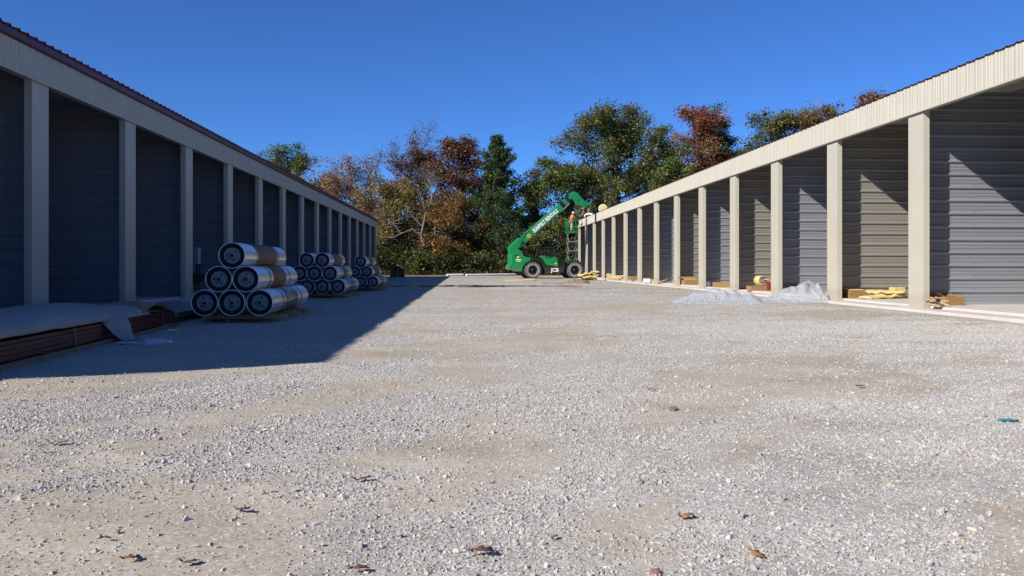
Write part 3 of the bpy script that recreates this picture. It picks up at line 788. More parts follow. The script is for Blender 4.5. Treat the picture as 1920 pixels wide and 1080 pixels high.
q = bayfit(1688, 559, .34); MB().box(-.18, .16, 0, .3, .15, .30).build('insulation_batt', M['insul'], None, bev=.02, loc=(q[0], q[1], .10)); tag(COL.objects[-1], 'square yellow insulation block on top of the flat batts', 'insulation')
# folded insulation roll standing on the carton in the fourth bay
q = bayfit(1428, 544, .4)
ir = empty('insulation_roll', (q[0], q[1] + .12, .26), R(10), 'curled yellow insulation roll with pale facing on the low cardboard box', 'insulation')
prof = [(.02 + .16 * t / 12, t) for t in range(0, 30)]
vs = []; fs = []
for a, (r_, t) in enumerate([(.03 + .009 * t, t) for t in range(13, 22)]):
    an = t * .55
    for yy in (-.16, .2): vs.append((r_ * math.cos(an), yy, .22 + r_ * math.sin(an)))
for a in range(8): fs.append((2 * a, 2 * a + 1, 2 * a + 3, 2 * a + 2))
o = MB().add(vs, fs, True).build('batt', M['insul'], ir); s = o.modifiers.new('t', 'SOLIDIFY'); s.thickness = .06
vs = [(.24, -.17, .18), (.24, .2, .18), (.4, -.17, .12), (.4, .2, .12), (.6, -.17, .06), (.6, .2, .06)]
o = MB().add(vs, [(0, 1, 3, 2), (2, 3, 5, 4)], True).build('loose_end', M['insul'], ir); s = o.modifiers.new('t', 'SOLIDIFY'); s.thickness = .07
q = bayfit(1444, 545, .25)
rc = empty('fuel_can', (q[0], q[1], .10), 0, 'red plastic fuel can partly hidden by the third lit column', 'can')
b = MB().prism([(-.12, 0), (.12, 0), (.12, .30), (.08, .34), (-.12, .34)], -.09, .09); b.build('body', M['redcan'], rc, bev=.02)
MB().tube([(-.09, 0, .34), (-.08, 0, .385), (.03, 0, .385), (.05, 0, .34)], .014, 8).build('handle', M['redcan'], rc)
MB().tube([(.10, 0, .32), (.13, 0, .37)], .018, 8).build('cap', M['black'], rc)

# wood offcuts
random.seed(11)
def offcuts(px, py, n, sp, rot0, grp, label, ln=(.12, .32), z=.05):
    q = bayfit(px, py, .35); z = .10
    r = empty('wood_offcuts', (q[0], q[1], z), 0, label, 'wood offcuts')
    for i in range(n):
        L = random.uniform(*ln); w = random.choice((.045, .07)); h = .035; k = i // 3
        Mx = Matrix.Translation((random.uniform(-sp, sp), random.uniform(-.02, .25), .02 + .04 * k)) @ Matrix.Rotation(random.uniform(-1.2, 1.2) + rot0, 4, 'Z') @ Matrix.Rotation(random.uniform(-.4, .4), 4, 'Y')
        MB().box(-L / 2, L / 2, -w / 2, w / 2, 0, h, Mx).build('wood_piece', M['wood'], r, bev=.004)
offcuts(1763, 576, 15, .11, .3, '', 'jumbled pile of pale wood offcuts against the nearest lit column')
offcuts(1253, 530.5, 7, .5, 0, '', 'brown wood offcuts and boards lying in the bay near the fifth column', ln=(.3, 1.3))
# insulation heaps further along
batts(1160, 524, .9, .6, .28, 3.1, 'yellow insulation lump between the distant bay columns, right one of two small lumps')
batts(1146, 522.5, .6, .5, .36, 5.1, 'yellow insulation lump between the distant bay columns, left one of two small lumps')
batts(1222, 529, .5, .4, .15, 5.9, 'pale yellow insulation scrap on the slab beside a white packet')
batts(1107, 526, 1.7, 1.0, .60, 9, n=3, label= 'ragged yellow insulation heap by the front wheel and the building end', z=0)
batts(978, 526.5, 2.1, 1.0, .14, 11, n=1, label= 'flat yellow insulation sheet on gravel below the rear wheel', z=0)
for (px, py, s, lb) in ((1325, 537.5, .22, 'white packet on the slab edge beside a column and cardboard box'), (1214, 530, .2, 'small white packet on the slab next to pale insulation scrap')):
    q = bayfit(px, py, s); o = MB().box(-s, s * .8, 0, s, .003, s * 1.1).build('white_packet', M['facing'], None, bev=.03, loc=(q[0], q[1], .10)); tag(o, lb, 'packet')
for i, (px, py, w, d_, lb) in enumerate(((1033, 523.2, 2.1, .8, 'brown plywood sheet flat under the machine between its wheels'), (1036, 532.3, 1.2, .8, 'small brown plywood sheet lying beside the puddle'))):
    q = gp(px, py); o = MB().box(-w / 2, w / 2, 0, d_, .012, .05).build('plywood_sheet', M['ply'], None, bev=.004, loc=(q[0], q[1], 0)); o.rotation_euler = (0, 0, R(6 - 15 * i)); tag(o, lb, 'plywood')
heap('debris_pile', 1086, 531.5, 1.7, .9, .22, 4.4, M['dwood'], 'flat pile of brown debris and scrap on gravel near the front wheel', 'debris', z=0, crease=.8, rough=7)
scrap(976, 532, .25, .35, 0, M['facing'], 'paper_scrap', 'tiny white scrap between the puddle and the yellow sheet', 'paper', 8)
# long white pipes along the far gravel edge
for (a, b, lb) in (((838, 517.4), (868, 517.2), 'short white pipe on the far gravel edge at the shadow end'), ((874, 517.3), (966, 516.6), 'long white pipe lying along the far gravel edge under the cedar')):
    A, B = gp(*a), gp(*b); o = MB().tube([(A[0], A[1], .1), (B[0], B[1], .12)], .11, 10).build('white_pipe', M['facing']); tag(o, lb, 'pipe')
q = gp(745, 520)
bx = empty('timber_crate', (q[0], q[1], 0), R(4), 'dark brown timber crate in shade at the far end past the coils', 'crate')
MB().box(-.64, .64, 0, .9, .1, .80).build('body', mat('brown_crate', (.10, .055, .032), .85, 0, .15, 4), bx, bev=.01)
for x in (-.66, -.05, .54):
    MB().box(x, x + .12, -.03, -.002, .0, .84).build('batten', M['dwood'], bx)
for z in (.0,): MB().box(-.64, .64, .1, .8, 0, .098).build('skid', M['dwood'], bx)

# ------------------------------------------------------------------ telehandler
def text_mesh(body, size, mat_, parent, loc, rot, name='lettering', bold=.0, ext=.004, sx=1.0):
    cu = bpy.data.curves.new(name, 'FONT'); cu.body = body; cu.size = size; cu.extrude = ext; cu.offset = bold
    cu.align_x = 'CENTER'; cu.align_y = 'CENTER'
    tmp = bpy.data.objects.new('tmp', cu); COL.objects.link(tmp)
    dg = bpy.context.evaluated_depsgraph_get(); me = bpy.data.meshes.new_from_object(tmp.evaluated_get(dg))
    bpy.data.objects.remove(tmp); bpy.data.curves.remove(cu)
    o = link(name, me, mat_, parent); o.location = loc; o.rotation_euler = rot; o.scale = (sx, 1, 1)
    return o
Z = .00900
def zp(zx, zy): return ((zx - 640) * Z, (990 - zy) * Z)
q = gp(1030.4, 521.6)
TH = empty('telehandler', (q[0], q[1], 0), R(9), 'green telescopic handler with raised boom lettered in white beside the right building', 'telehandler')
def tprism(pts, y0, y1, name, m, parent=TH, bev=.03): return MB().prism([zp(*p) for p in pts], y0, y1).build(name, m, parent, bev=bev)
tprism([(300, 850), (360, 820), (560, 810), (900, 830), (905, 870), (860, 905), (700, 930), (560, 935), (420, 930), (310, 905)], -.42, .42, 'chassis', M['black'])
# rear frame and counterweight
tprism([(262, 770), (330, 728), (352, 740), (384, 792), (442, 802), (440, 832), (395, 850), (366, 890), (362, 926), (330, 927), (268, 908), (262, 860)], -.78, .78, 'rear_frame', M['green'])
tprism([(262, 858), (262, 912), (240, 906), (238, 880)], -.7, .7, 'counterweight', M['green'], bev=.02)
tprism([(250, 712), (345, 622), (372, 640), (352, 690), (330, 728), (262, 770)], -.50, .50, 'boom_pivot', M['green'])
# engine cover on the near side
ec = tprism([(524, 790), (546, 784), (668, 797), (684, 812), (692, 888), (640, 880), (576, 868), (560, 840)], -1.15, -.42, 'engine_cover', M['green'], bev=.05)
sl = MB()
for i in range(6): sl.box((566 + i * 12 - 640) * Z, (574 + i * 12 - 640) * Z, -1.156, -1.149, (990 - 806) * Z, (990 - 791) * Z)
sl.build('vent_slots', M['black'], ec)
tprism([(440, 802), (525, 800), (560, 842), (576, 872), (692, 892), (684, 812), (745, 820), (760, 880), (735, 935), (575, 938), (545, 880), (520, 845), (480, 832), (440, 832)], -1.10, -.40, 'side_skirt', M['black'])
text_mesh('JCB', .42, M['white'], TH, ((657 - 640) * Z, -1.106, (990 - 915) * Z), (R(90), 0, 0), bold=.016, sx=1.0)
tprism([(740, 850), (790, 820), (900, 822), (915, 850), (905, 880), (760, 885)], -.60, .60, 'front_frame', M['dgreen'])
# cab on the far side
cabp = [(512, 800), (530, 712), (690, 708), (722, 802), (722, 850), (512, 850)]
cab = empty('cab'); cab.parent = TH
fr = MB(); y0, y1 = .12, .98
cw = [zp(*p) for p in cabp[:4]]
for yy in (y0, y1):
    for a, b in ((0, 1), (1, 2), (2, 3)): fr.tube([(cw[a][0], yy, cw[a][1]), (cw[b][0], yy, cw[b][1])], .045, 6)
    mx_ = (cw[1][0] * .55 + cw[2][0] * .45); fr.tube([(mx_, yy, cw[1][1]), (mx_ - .04, yy, cw[0][1])], .04, 6)
for c_ in cw: fr.tube([(c_[0], y0, c_[1]), (c_[0], y1, c_[1])], .045, 6)
fr.box(cw[1][0] - .03, cw[2][0] + .03, y0 - .03, y1 + .03, cw[1][1], cw[1][1] + .07)
fr.box(cw[0][0], cw[3][0], y0, y1, (990 - 850) * Z, (990 - 800) * Z)
fr.build('cab_frame', M['black'], cab)
gl = MB()
for yy in (y0, y1): gl.add([(cw[i][0], yy, cw[i][1]) for i in range(4)], [(0, 1, 2, 3)])
for a, b in ((0, 1), (2, 3)): gl.add([(cw[a][0], y0, cw[a][1]), (cw[b][0], y0, cw[b][1]), (cw[b][0], y1, cw[b][1]), (cw[a][0], y1, cw[a][1])], [(0, 1, 2, 3)])
gl.build('window', M['glass'], cab)
se = MB().box(-.25, .2, .3, .75, 1.5, 1.62).box(-.35, -.25, .32, .73, 1.55, 2.15); se.build('driver_seat', M['black'], cab, bev=.04)
MB().tube([(.42, .52, 1.45), (.3, .52, 1.85)], .03, 8).lathe([(.16, 1.86), (.18, 1.88), (.16, 1.90)], 'Z', (.3, .52, 0), 16).build('steering_wheel', M['black'], cab)
# boom, built along its own axis
bx0, bz0 = zp(412, 622); bx1, bz1 = zp(744, 334); ang = math.atan2(bz1 - bz0, bx1 - bx0); BL = math.hypot(bx1 - bx0, bz1 - bz0)
bp = empty('boom'); bp.parent = TH; bp.location = (bx0, 0, bz0); bp.rotation_euler = (0, -ang, 0)
h = .29
MB().box(-.12, BL, -.24, .24, -h, h).build('outer_section', M['boom_green'], bp, bev=.05)
MB().prism([(-.62, -.36), (-.12, -.29), (-.12, .29), (.75, .29), (.75, .34), (.35, .36), (-.55, .13), (-.78, -.05)], -.27, .27).build('boom_heel', M['boom_green'], bp, bev=.03)
MB().box(BL - .34, BL + .05, -.265, .265, -h - .025, h + .025).build('end_collar', M['boom_green'], bp, bev=.02)
MB().box(BL + .05, BL + .98, -.19, .19, -.20, .19).build('middle_section', M['boom_black'], bp, bev=.02)
MB().box(BL + .42, BL + .72, -.225, .225, -.17, .30).build('inner_collar', M['boom_green'], bp, bev=.03)
MB().tube([(BL + .02, -.27, -.28), (BL + .75, -.27, -.22)], .045, 10).build('extension_ram', M['chrome'], bp)
MB().tube([(.3, -.15, h + .03), (BL * .62, -.15, h + .03)], .05, 8).build('hydraulic_pipe', M['boom_green'], bp)
text_mesh('SUNBELT RENTALS', .42, M['white'], bp, (BL * .55, -.2535, -.0), (R(90), 0, 0), bold=.022, sx=.76)
sf = MB()
fxc, fzc = .28, -.03
vs = [(fxc, -.2535, fzc)]; 
for k in range(24): 
    rr = .19 if k % 2 == 0 else .13; an = k / 24 * 6.283; vs.append((fxc + rr * math.cos(an), -.2535, fzc + rr * math.sin(an)))
sf.add(vs, [(0, 1 + k, 1 + (k + 1) % 24) for k in range(24)]); em = sf.build('sunflower_emblem', M['yellow'], bp)
MB().lathe([(0, -.257), (.075, -.256), (.08, -.2536)], 'Y', (fxc, 0, fzc), 16).build('emblem_centre', M['brownp'], em)
hd = tprism([(826, 232), (872, 190), (902, 200), (962, 268), (1018, 296), (1004, 328), (972, 334), (892, 306), (872, 272), (850, 252), (836, 262)], -.23, .23, 'boom_head', M['green'], bev=.02)
for yy in (-.232,): MB().lathe([(0, yy - .006), (.085, yy - .005), (.085, yy + .02)], 'Y', (zp(912, 268)[0], 0, zp(912, 268)[1]), 18).build('pin_hole', M['black'], hd)
MB().tube([(*[zp(985, 318)[0]], -.35, zp(985, 318)[1]), (zp(985, 318)[0], .35, zp(985, 318)[1])], .07, 10).build('carriage_pin', M['dgreen'], TH)
tprism([(1004, 318), (1022, 290), (1030, 300), (1020, 330)], -.55, .55, 'coupler', M['dgreen'], bev=.01)
a, b = zp(368, 634), zp(412, 716); c_ = zp(438, 770)
MB().tube([(a[0], -.18, a[1]), (b[0], -.18, b[1])], .05, 10).build('lift_ram_rod', M['chrome'], TH)
MB().tube([(b[0], -.18, b[1]), (c_[0], -.18, c_[1])], .085, 10).build('lift_ram', M['black'], TH)
# decal block on the rear frame
MB().box(zp(302, 0)[0], zp(352, 0)[0], -.786, -.782, zp(0, 826)[1], zp(0, 816)[1]).build('decal', M['white'], TH)
dcl = MB().box(zp(308, 0)[0], zp(346, 0)[0], -.786, -.782, zp(0, 839)[1], zp(0, 834)[1]); dcl.build('decal', M['white'], TH)
MB().lathe([(0, -.785), (.11, -.784), (.11, -.78)], 'Y', (zp(328, 0)[0], 0, zp(0, 800)[1]), 12).build('sunflower_emblem', M['yellow'], TH)
MB().box(zp(292, 0)[0], zp(328, 0)[0], -.786, -.782, zp(0, 786)[1], zp(0, 779)[1]).build('decal', M['black'], TH)
MB().lathe([(0, -1.155), (.09, -1.154), (.09, -1.15)], 'Y', (zp(668, 0)[0], 0, zp(0, 858)[1]), 12).build('sunflower_emblem', M['yellow'], TH)
def wheel(cx, cz, y, side):
    w = empty('wheel'); w.parent = TH; w.location = (cx, y, cz)
    r, hw = .665, .20
    ty = MB().lathe([(.37, -hw * .86), (.40, -hw), (.52, -hw * 1.04), (.60, -hw * .95), (.64, -hw * .7), (.645, 0), (.64, hw * .7), (.60, hw * .95), (.52, hw * 1.04), (.40, hw), (.37, hw * .86)], 'Y', n=44).build('tyre', M['tyre'], w)
    lg = MB()
    for k in range(20):
        for s in (-1, 1):
            an = (k + (.5 if s > 0 else 0)) / 20 * 6.283
            Mx = Matrix.Rotation(an, 4, 'Y') @ Matrix.Translation((.655, s * hw * .52, 0)) @ Matrix.Rotation(s * R(32), 4, 'X')
            lg.box(-.07, .035, -.105, .105, -.038, .038, Mx)
            Mx = Matrix.Rotation(an + s * 0.06 + .10, 4, 'Y') @ Matrix.Translation((.60, s * hw * 1.0, 0))
            lg.box(-.05, .055, -.022, .022, -.045, .045, Mx)
    lg.build('tread_lugs', M['lug'], ty)
    MB().lathe([(.375, -hw * .95), (.36, -hw * .9), (.35, -hw * .3), (.30, -hw * .2), (.16, -hw * .35), (.14, -hw * .62), (0, -hw * .64)] , 'Y', n=36).lathe([(.375, hw * .95), (.36, hw * .9), (.35, hw * .3), (0, hw * .2)], 'Y', n=36).build('rim', M['rim'], w)
    if side > 0: w.rotation_euler = (0, 0, math.pi)
for (zx, zy) in ((455, 916), (849, 918)):
    cx, cz = zp(zx, 0)[0], .665
    wheel(cx, cz, -.92, -1); wheel(cx, cz, .92, 1)
    for yy in (-.92, .92):
        mg = MB(); vs = []; fs = []
        for k in range(11):
            an = R(35 + 115 * k / 10)
            for yo in (-.2, .2): 
                for rr in (.76, .79): vs.append((cx + rr * math.cos(an), yy + yo, cz + rr * math.sin(an)))
        for k in range(10):
            i = 4 * k; fs += [(i, i + 2, i + 6, i + 4), (i + 1, i + 5, i + 7, i + 3), (i, i + 4, i + 5, i + 1), (i + 2, i + 3, i + 7, i + 6)]
        fs += [(0, 1, 3, 2), (40, 42, 43, 41)]
        mg.add(vs, fs); mg.build('mudguard', M['black'], TH)
    MB().tube([(cx, -.75, cz), (cx, .75, cz)], .12, 10).build('axle', M['black'], TH)

# ------------------------------------------------------------------ scissor lift and the two workers
LX, LY = 9.40, 72.4
SL = empty('scissor_lift', (LX, LY, 0), R(0), 'green platform scissor lift raised to the roof edge behind the front wheel', 'scissor lift')
MB().box(-.42, .42, -1.0, 1.0, .22, .62).build('base', M['dgreen'], SL, bev=.03)
for x in (-.38, .38):
    for y in (-.75, .75): MB().lathe([(0, -.07), (.17, -.07), (.19, -.04), (.19, .04), (.17, .07), (0, .07)], 'X', (x, y, .19), 20).build('wheel', M['rim'], SL)
zb0, zt0, n_ = .66, 3.92, 4
for i in range(n_):
    za = zb0 + (zt0 - zb0) * i / n_; zc = zb0 + (zt0 - zb0) * (i + 1) / n_
    for x in (-.36, .36):
        for s in (-1, 1):
            o_ = .06 * s
            MB().tube([(x + o_ * .5 - .07 * (1 if s > 0 else -1) * (0), -.8 * s, za), (x + o_ * .5, .8 * s, zc)], .055, 4, smooth=False).build('scissor_arm', M['steel'], SL)
    MB().tube([(-.42, -.8, za + .03), (.42, -.8, za + .03)], .05, 8).build('cross_tube', M['steel'], SL)
    MB().tube([(-.42, .8, za + .03), (.42, .8, za + .03)], .05, 8).build('cross_tube', M['steel'], SL)
zpf = 4.0
MB().box(-.48, .48, -1.05, 1.05, zpf - .08, zpf).build('platform', M['green'], SL, bev=.01)
gr = MB()
for z in (zpf + .55, zpf + 1.08):
    gr.tube([(-.46, -1.03, z), (.46, -1.03, z), (.46, 1.03, z), (-.46, 1.03, z), (-.46, -1.03, z)], .02, 8)
for x in (-.46, 0, .46):
    for y in (-1.03, 1.03): gr.tube([(x, y, zpf), (x, y, zpf + 1.08)], .02, 8)
for x in (-.46, .46):
    for y in (-.35, .35): gr.tube([(x, y, zpf), (x, y, zpf + 1.08)], .018, 8)
gr.build('guardrail', M['green'], SL)
MB().box(.2, .44, -1.08, -1.0, zpf + .6, zpf + .95).build('control_box', M['black'], SL, bev=.02)

def skin(name, verts, edges, rad, m, parent, root=0, sub=1):
    me = bpy.data.meshes.new(name); me.from_pydata(verts, edges, []); me.update()
    t = bpy.data.objects.new('tmp', me); COL.objects.link(t)
    md = t.modifiers.new('skin', 'SKIN'); md.use_smooth_shade = True
    for i, r_ in enumerate(rad):
        s = me.skin_vertices[0].data[i]; s.radius = (r_, r_) if not hasattr(r_, '__len__') else r_; s.use_root = (i == root)
    sb = t.modifiers.new('sub', 'SUBSURF'); sb.levels = sb.render_levels = sub
    dg = bpy.context.evaluated_depsgraph_get(); me2 = bpy.data.meshes.new_from_object(t.evaluated_get(dg))
    bpy.data.objects.remove(t); bpy.data.meshes.remove(me)
    me2.name = name
    return link(name, me2, m, parent)
def person(loc, rz, J, label, shirt, trou, hat=True):
    """J: joint name -> (x fwd, y left, z) in metres, posed"""
    root = empty('person', loc, rz, label, 'person')
    P = {k: Vector(v) for k, v in J.items()}
    vs = []; ed = []; rd = []; ix = {}
    def add(n, p, r_, par=None):
        ix[n] = len(vs); vs.append(tuple(p)); rd.append(r_)
        if par: ed.append((ix[par], ix[n]))
    add('pel', P['pel'], (.15, .115)); add('waist', P['pel'].lerp(P['chest'], .45), (.135, .10), 'pel'); add('chest', P['chest'], (.165, .12), 'waist')
    add('neck', P['neck'], .058, 'chest'); add('head', P['head'], (.078, .095), 'neck'); add('crown', P['head'] + (P['head'] - P['neck']).normalized() * .10, (.07, .085), 'head')
    add('nose', P['head'] + (P['face'] * .105), .016, 'head')
    for s in ('l', 'r'):
        add('sh' + s, P['sh' + s], .065, 'chest'); add('el' + s, P['el' + s], .045, 'sh' + s); add('wr' + s, P['wr' + s], .032, 'el' + s)
        d = (P['wr' + s] - P['el' + s]).normalized(); sd = d.cross(Vector((0, 0, 1))); sd = sd.normalized() if sd.length > .1 else Vector((0, 1, 0))
        palm = P['wr' + s] + d * .07; add('pa' + s, palm, (.036, .02), 'wr' + s)
        for f_, (o_, l_) in enumerate(((-.033, .07), (-.011, .085), (.011, .08), (.033, .062))):
            k1 = palm + d * .04 + sd * o_; k2 = k1 + d * l_ * .5 + Vector((0, 0, -.012)); k3 = k2 + d * l_ * .4 + Vector((0, 0, -.03))
            add(f'a{f_}{s}', k1, .010, 'pa' + s); add(f'b{f_}{s}', k2, .009, f'a{f_}{s}'); add(f'c{f_}{s}', k3, .008, f'b{f_}{s}')
        t1 = palm - d * .02 + sd * .045; add('t1' + s, t1, .011, 'pa' + s); add('t2' + s, t1 + d * .04 + sd * .02, .009, 't1' + s)
        add('hip' + s, P['hip' + s], .095, 'pel'); add('kn' + s, P['kn' + s], .062, 'hip' + s); add('an' + s, P['an' + s], .042, 'kn' + s); add('toe' + s, P['an' + s] + Vector((.17, 0, -.055)), .035, 'an' + s)
    skin('body', vs, ed, rd, M['skin'], root)
    def part(names, edges, rads, nm, m):
        ii = {n: k for k, n in enumerate(names)}
        skin(nm, [vs[ix[n]] if n in ix else tuple(P[n]) for n in names], [(ii[a], ii[b]) for a, b in edges], rads, m, root)
    part(['pel', 'waist', 'chest', 'neck', 'shl', 'shr', 'ell', 'elr'], [('pel', 'waist'), ('waist', 'chest'), ('chest', 'neck'), ('chest', 'shl'), ('chest', 'shr'), ('shl', 'ell'), ('shr', 'elr')],
         [(.175, .14), (.17, .135), (.20, .15), .07, .09, .09, .065, .065], 'shirt', shirt)
    part(['pel', 'hipl', 'hipr', 'knl', 'knr', 'anl', 'anr'], [('pel', 'hipl'), ('pel', 'hipr'), ('hipl', 'knl'), ('hipr', 'knr'), ('knl', 'anl'), ('knr', 'anr')], [(.165, .13), .115, .115, .082, .082, .065, .065], 'trousers', trou)
    for s in 'lr':
        a = P['an' + s]
        MB().tube([a + Vector((0, 0, .06)), a + Vector((0, 0, -.03)), a + Vector((.06, 0, -.055)), a + Vector((.19, 0, -.062))], [.062, .06, .055, .045], 10).build('boot', M['boot'], root)
    up = (P['head'] - P['neck']).normalized(); c_ = P['head'] + up * .07
    q_ = Vector((0, 0, 1)).rotation_difference(up).to_matrix().to_4x4()
    hb = MB(); prof = [(.135, 0), (.115, .012), (.112, .05), (.095, .10), (.06, .13), (0, .142)] if hat else [(.10, -.03), (.105, .02), (.09, .07), (.05, .095), (0, .10)]
    hb.lathe(prof, 'Z', n=20)
    if hat: hb.lathe([(.135, 0), (.135, -.008), (.0, -.006)], 'Z', n=20); hb.box(.08, .18, -.07, .07, -.006, .006)
    hb.v = [tuple(Matrix.Translation(c_) @ q_ @ Vector(p_)) for p_ in hb.v]
    hb.build('hard_hat' if hat else 'hair', M['hat'] if hat else M['hair'], root)
    return root
# worker on the platform, reaching to the roof edge (local +x faces the building)
J1 = dict(pel=(0, 0, .94), chest=(.07, 0, 1.30), neck=(.11, 0, 1.46), head=(.15, 0, 1.58), face=(.95, 0, -.25), shl=(.09, .19, 1.40), shr=(.09, -.19, 1.40),
          ell=(.26, .24, 1.16), elr=(.28, -.23, 1.17), wrl=(.50, .17, 1.14), wrr=(.50, -.15, 1.15), hipl=(0, .10, .90), hipr=(0, -.10, .90),
          knl=(.06, .12, .50), knr=(.01, -.12, .50), anl=(.02, .13, .10), anr=(-.06, -.13, .10))
person((LX - .10, LY - .35, zpf), R(20), J1, 'worker in orange shirt and white hard hat standing on the raised platform', M['orange'], M['khaki'])
# worker bending over on the roof behind the boom head (local +x faces left in the picture)
J2 = dict(pel=(-.08, 0, .88), chest=(.28, 0, .98), neck=(.43, 0, .95), head=(.55, 0, .90), face=(.5, 0, -.85), shl=(.34, .19, .96), shr=(.34, -.19, .96),
          ell=(.42, .22, .68), elr=(.44, -.22, .68), wrl=(.50, .16, .42), wrr=(.52, -.14, .44), hipl=(-.08, .10, .85), hipr=(-.08, -.10, .85),
          knl=(.02, .13, .48), knr=(.0, -.13, .48), anl=(-.05, .15, .10), anr=(-.10, -.15, .10))
q = pt(1103, 404, 74.3)
person((q[0], q[1], 5.27), R(172), J2, 'worker in brown trousers bending over on the roof below the boom head', M['dred'], M['brownp'], hat=False)
# on the roof: white bundle and insulation roll
q = pt(1115, 397, 72.0)
o = MB()
vs = []; fs = []
for i in range(9):
    for j in range(9):
        u, v = i / 8 * 2 - 1, j / 8 * 2 - 1
        vs.append((u * .42, v * .35, .48 * max(0, 1 - (u * u + v * v) * .5) ** .5 * (.75 + .5 * mnoise.noise((u * 2, v * 2, 4)))))
for i in range(8):
    for j in range(8): a = i * 9 + j; fs.append((a, a + 9, a + 10, a + 1))
o.add(vs, fs); o = o.build('sheet_bundle', M['facing'], None, loc=(10.75, q[1], 5.22)); tag(o, 'bright white folded sheet bundle on the roof between worker and insulation roll', 'sheet')
q = pt(1126, 391, 66.0)
ir = empty('insulation_roll', (10.95, q[1] - .3, 5.21), R(-15), 'white wrapped roll with yellow insulation end standing on the roof edge', 'insulation')
r_ = .36
MB().lathe([(r_ - .03, 0), (r_, .02), (r_, 1.3), (r_ - .03, 1.32)], 'Y', (0, 0, r_), 32).build('wrapping', M['facing'], ir)
e = MB().lathe([(r_ - .035, .005), (.25, -.02), (.18, .01), (.12, -.015), (.06, .01), (0, -.01)], 'Y', (0, 0, r_), 32); e.v = [(x + .012 * mnoise.noise((x * 14, 3, z * 14)), y + .03 * mnoise.noise((x * 9, 1, z * 9)), z) for x, y, z in e.v]
e.build('insulation_core', M['insul'], ir)

# ------------------------------------------------------------------ trees
def tubes_np(paths, n=5):
    V = []; Fc = []; off = 0
    cs = np.array([(math.cos(2 * math.pi * k / n), math.sin(2 * math.pi * k / n)) for k in range(n)])
    for P, r_ in paths:
        P = np.asarray(P); m = len(P); T = np.gradient(P, axis=0); T /= np.linalg.norm(T, axis=1, keepdims=True) + 1e-9
        ref = np.where(np.abs(T[:, 2:3]) < .9, np.array([[0, 0, 1.]]), np.array([[1., 0, 0]]))
        A = np.cross(T, ref); A /= np.linalg.norm(A, axis=1, keepdims=True) + 1e-9; B = np.cross(T, A)
        r_ = np.asarray(r_)[:, None, None]
        ring = P[:, None] + r_ * (cs[None, :, :1] * A[:, None] + cs[None, :, 1:] * B[:, None])
        V.append(ring.reshape(-1, 3))
        i = np.arange(m - 1)[:, None] * n; k = np.arange(n)[None]; k2 = (k + 1) % n
        Fc.append(np.stack([i + k, i + k2, i + n + k2, i + n + k], -1).reshape(-1, 4) + off); off += m * n
    return np.concatenate(V), np.concatenate(Fc)
def leaves_np(C, size, rg, up=.35, aspect=.75):
    n = len(C); nr = rg.normal(size=(n, 3)); nr[:, 2] = np.abs(nr[:, 2]) + up; nr /= np.linalg.norm(nr, axis=1, keepdims=True)
    a = np.cross(nr, rg.normal(size=(n, 3))); a /= np.linalg.norm(a, axis=1, keepdims=True) + 1e-9; b = np.cross(nr, a)
    s = (size * np.exp(rg.normal(0, .3, n)))[:, None]
    V = np.stack([C - a * s, C - b * s * aspect + nr * s * .12, C + a * s, C + b * s * aspect + nr * s * .12], 1)
    return V.reshape(-1, 3), np.arange(4 * n).reshape(-1, 4)
def wander(rg, p0, d0, L, n, wob, bend=(0, 0, 0)):
    P = [np.array(p0, float)]; d = np.array(d0, float); d /= np.linalg.norm(d); st = L / n; b = np.array(bend)
    for i in range(n):
        d = d + rg.normal(size=3) * wob + b / n; d /= np.linalg.norm(d); P.append(P[-1] + d * st)
    return np.array(P)
PAL = {
 'green': [((.055, .078, .018), 4), ((.075, .098, .022), 3), ((.10, .11, .030), 1.4), ((.13, .07, .025), .25)],
 'oak': [((.062, .076, .020), 4), ((.088, .100, .026), 3.2), ((.12, .118, .035), 1.6), ((.035, .048, .016), 2), ((.15, .06, .025), .35)],
 'olive': [((.060, .072, .024), 4), ((.095, .090, .030), 3), ((.13, .085, .03), 1.2)],
 'oliveorange': [((.075, .078, .026), 3), ((.13, .085, .03), 3), ((.20, .085, .025), 1.5)],
 'rust': [((.13, .056, .024), 4), ((.17, .080, .028), 3), ((.09, .042, .020), 2), ((.10, .08, .03), 1.5)],
 'red': [((.185, .060, .030), 4), ((.22, .085, .038), 3), ((.12, .048, .028), 2.5), ((.13, .09, .035), 1)],
 'redbrown': [((.095, .043, .026), 4), ((.125, .058, .032), 3), ((.075, .040, .026), 2.5), ((.16, .10, .035), .9)],
 'pink': [((.17, .10, .075), 3), ((.20, .125, .085), 3), ((.22, .15, .04), 1.6), ((.10, .065, .05), 2)],
 'yellow': [((.20, .14, .030), 3), ((.145, .11, .028), 3), ((.09, .08, .026), 3), ((.20, .10, .03), 1)],
 'orange': [((.19, .085, .025), 3), ((.155, .095, .026), 3), ((.10, .055, .022), 3), ((.06, .062, .02), 1.6)],
 'cedar': [((.030, .052, .016), 4), ((.042, .066, .020), 3), ((.055, .072, .024), 1.3)],
 'pine': [((.035, .064, .022), 4), ((.052, .085, .030), 3)],
 'under': [((.040, .062, .018), 4), ((.060, .080, .022), 3), ((.09, .085, .028), 1.2), ((.10, .055, .025), .8)],
 'underlight': [((.06, .09, .022), 3), ((.10, .12, .03), 3), ((.13, .12, .035), 1.5), ((.14, .085, .028), .7)],
 'dull': [((.085, .075, .035), 3), ((.11, .085, .04), 2), ((.06, .06, .03), 3)],
}
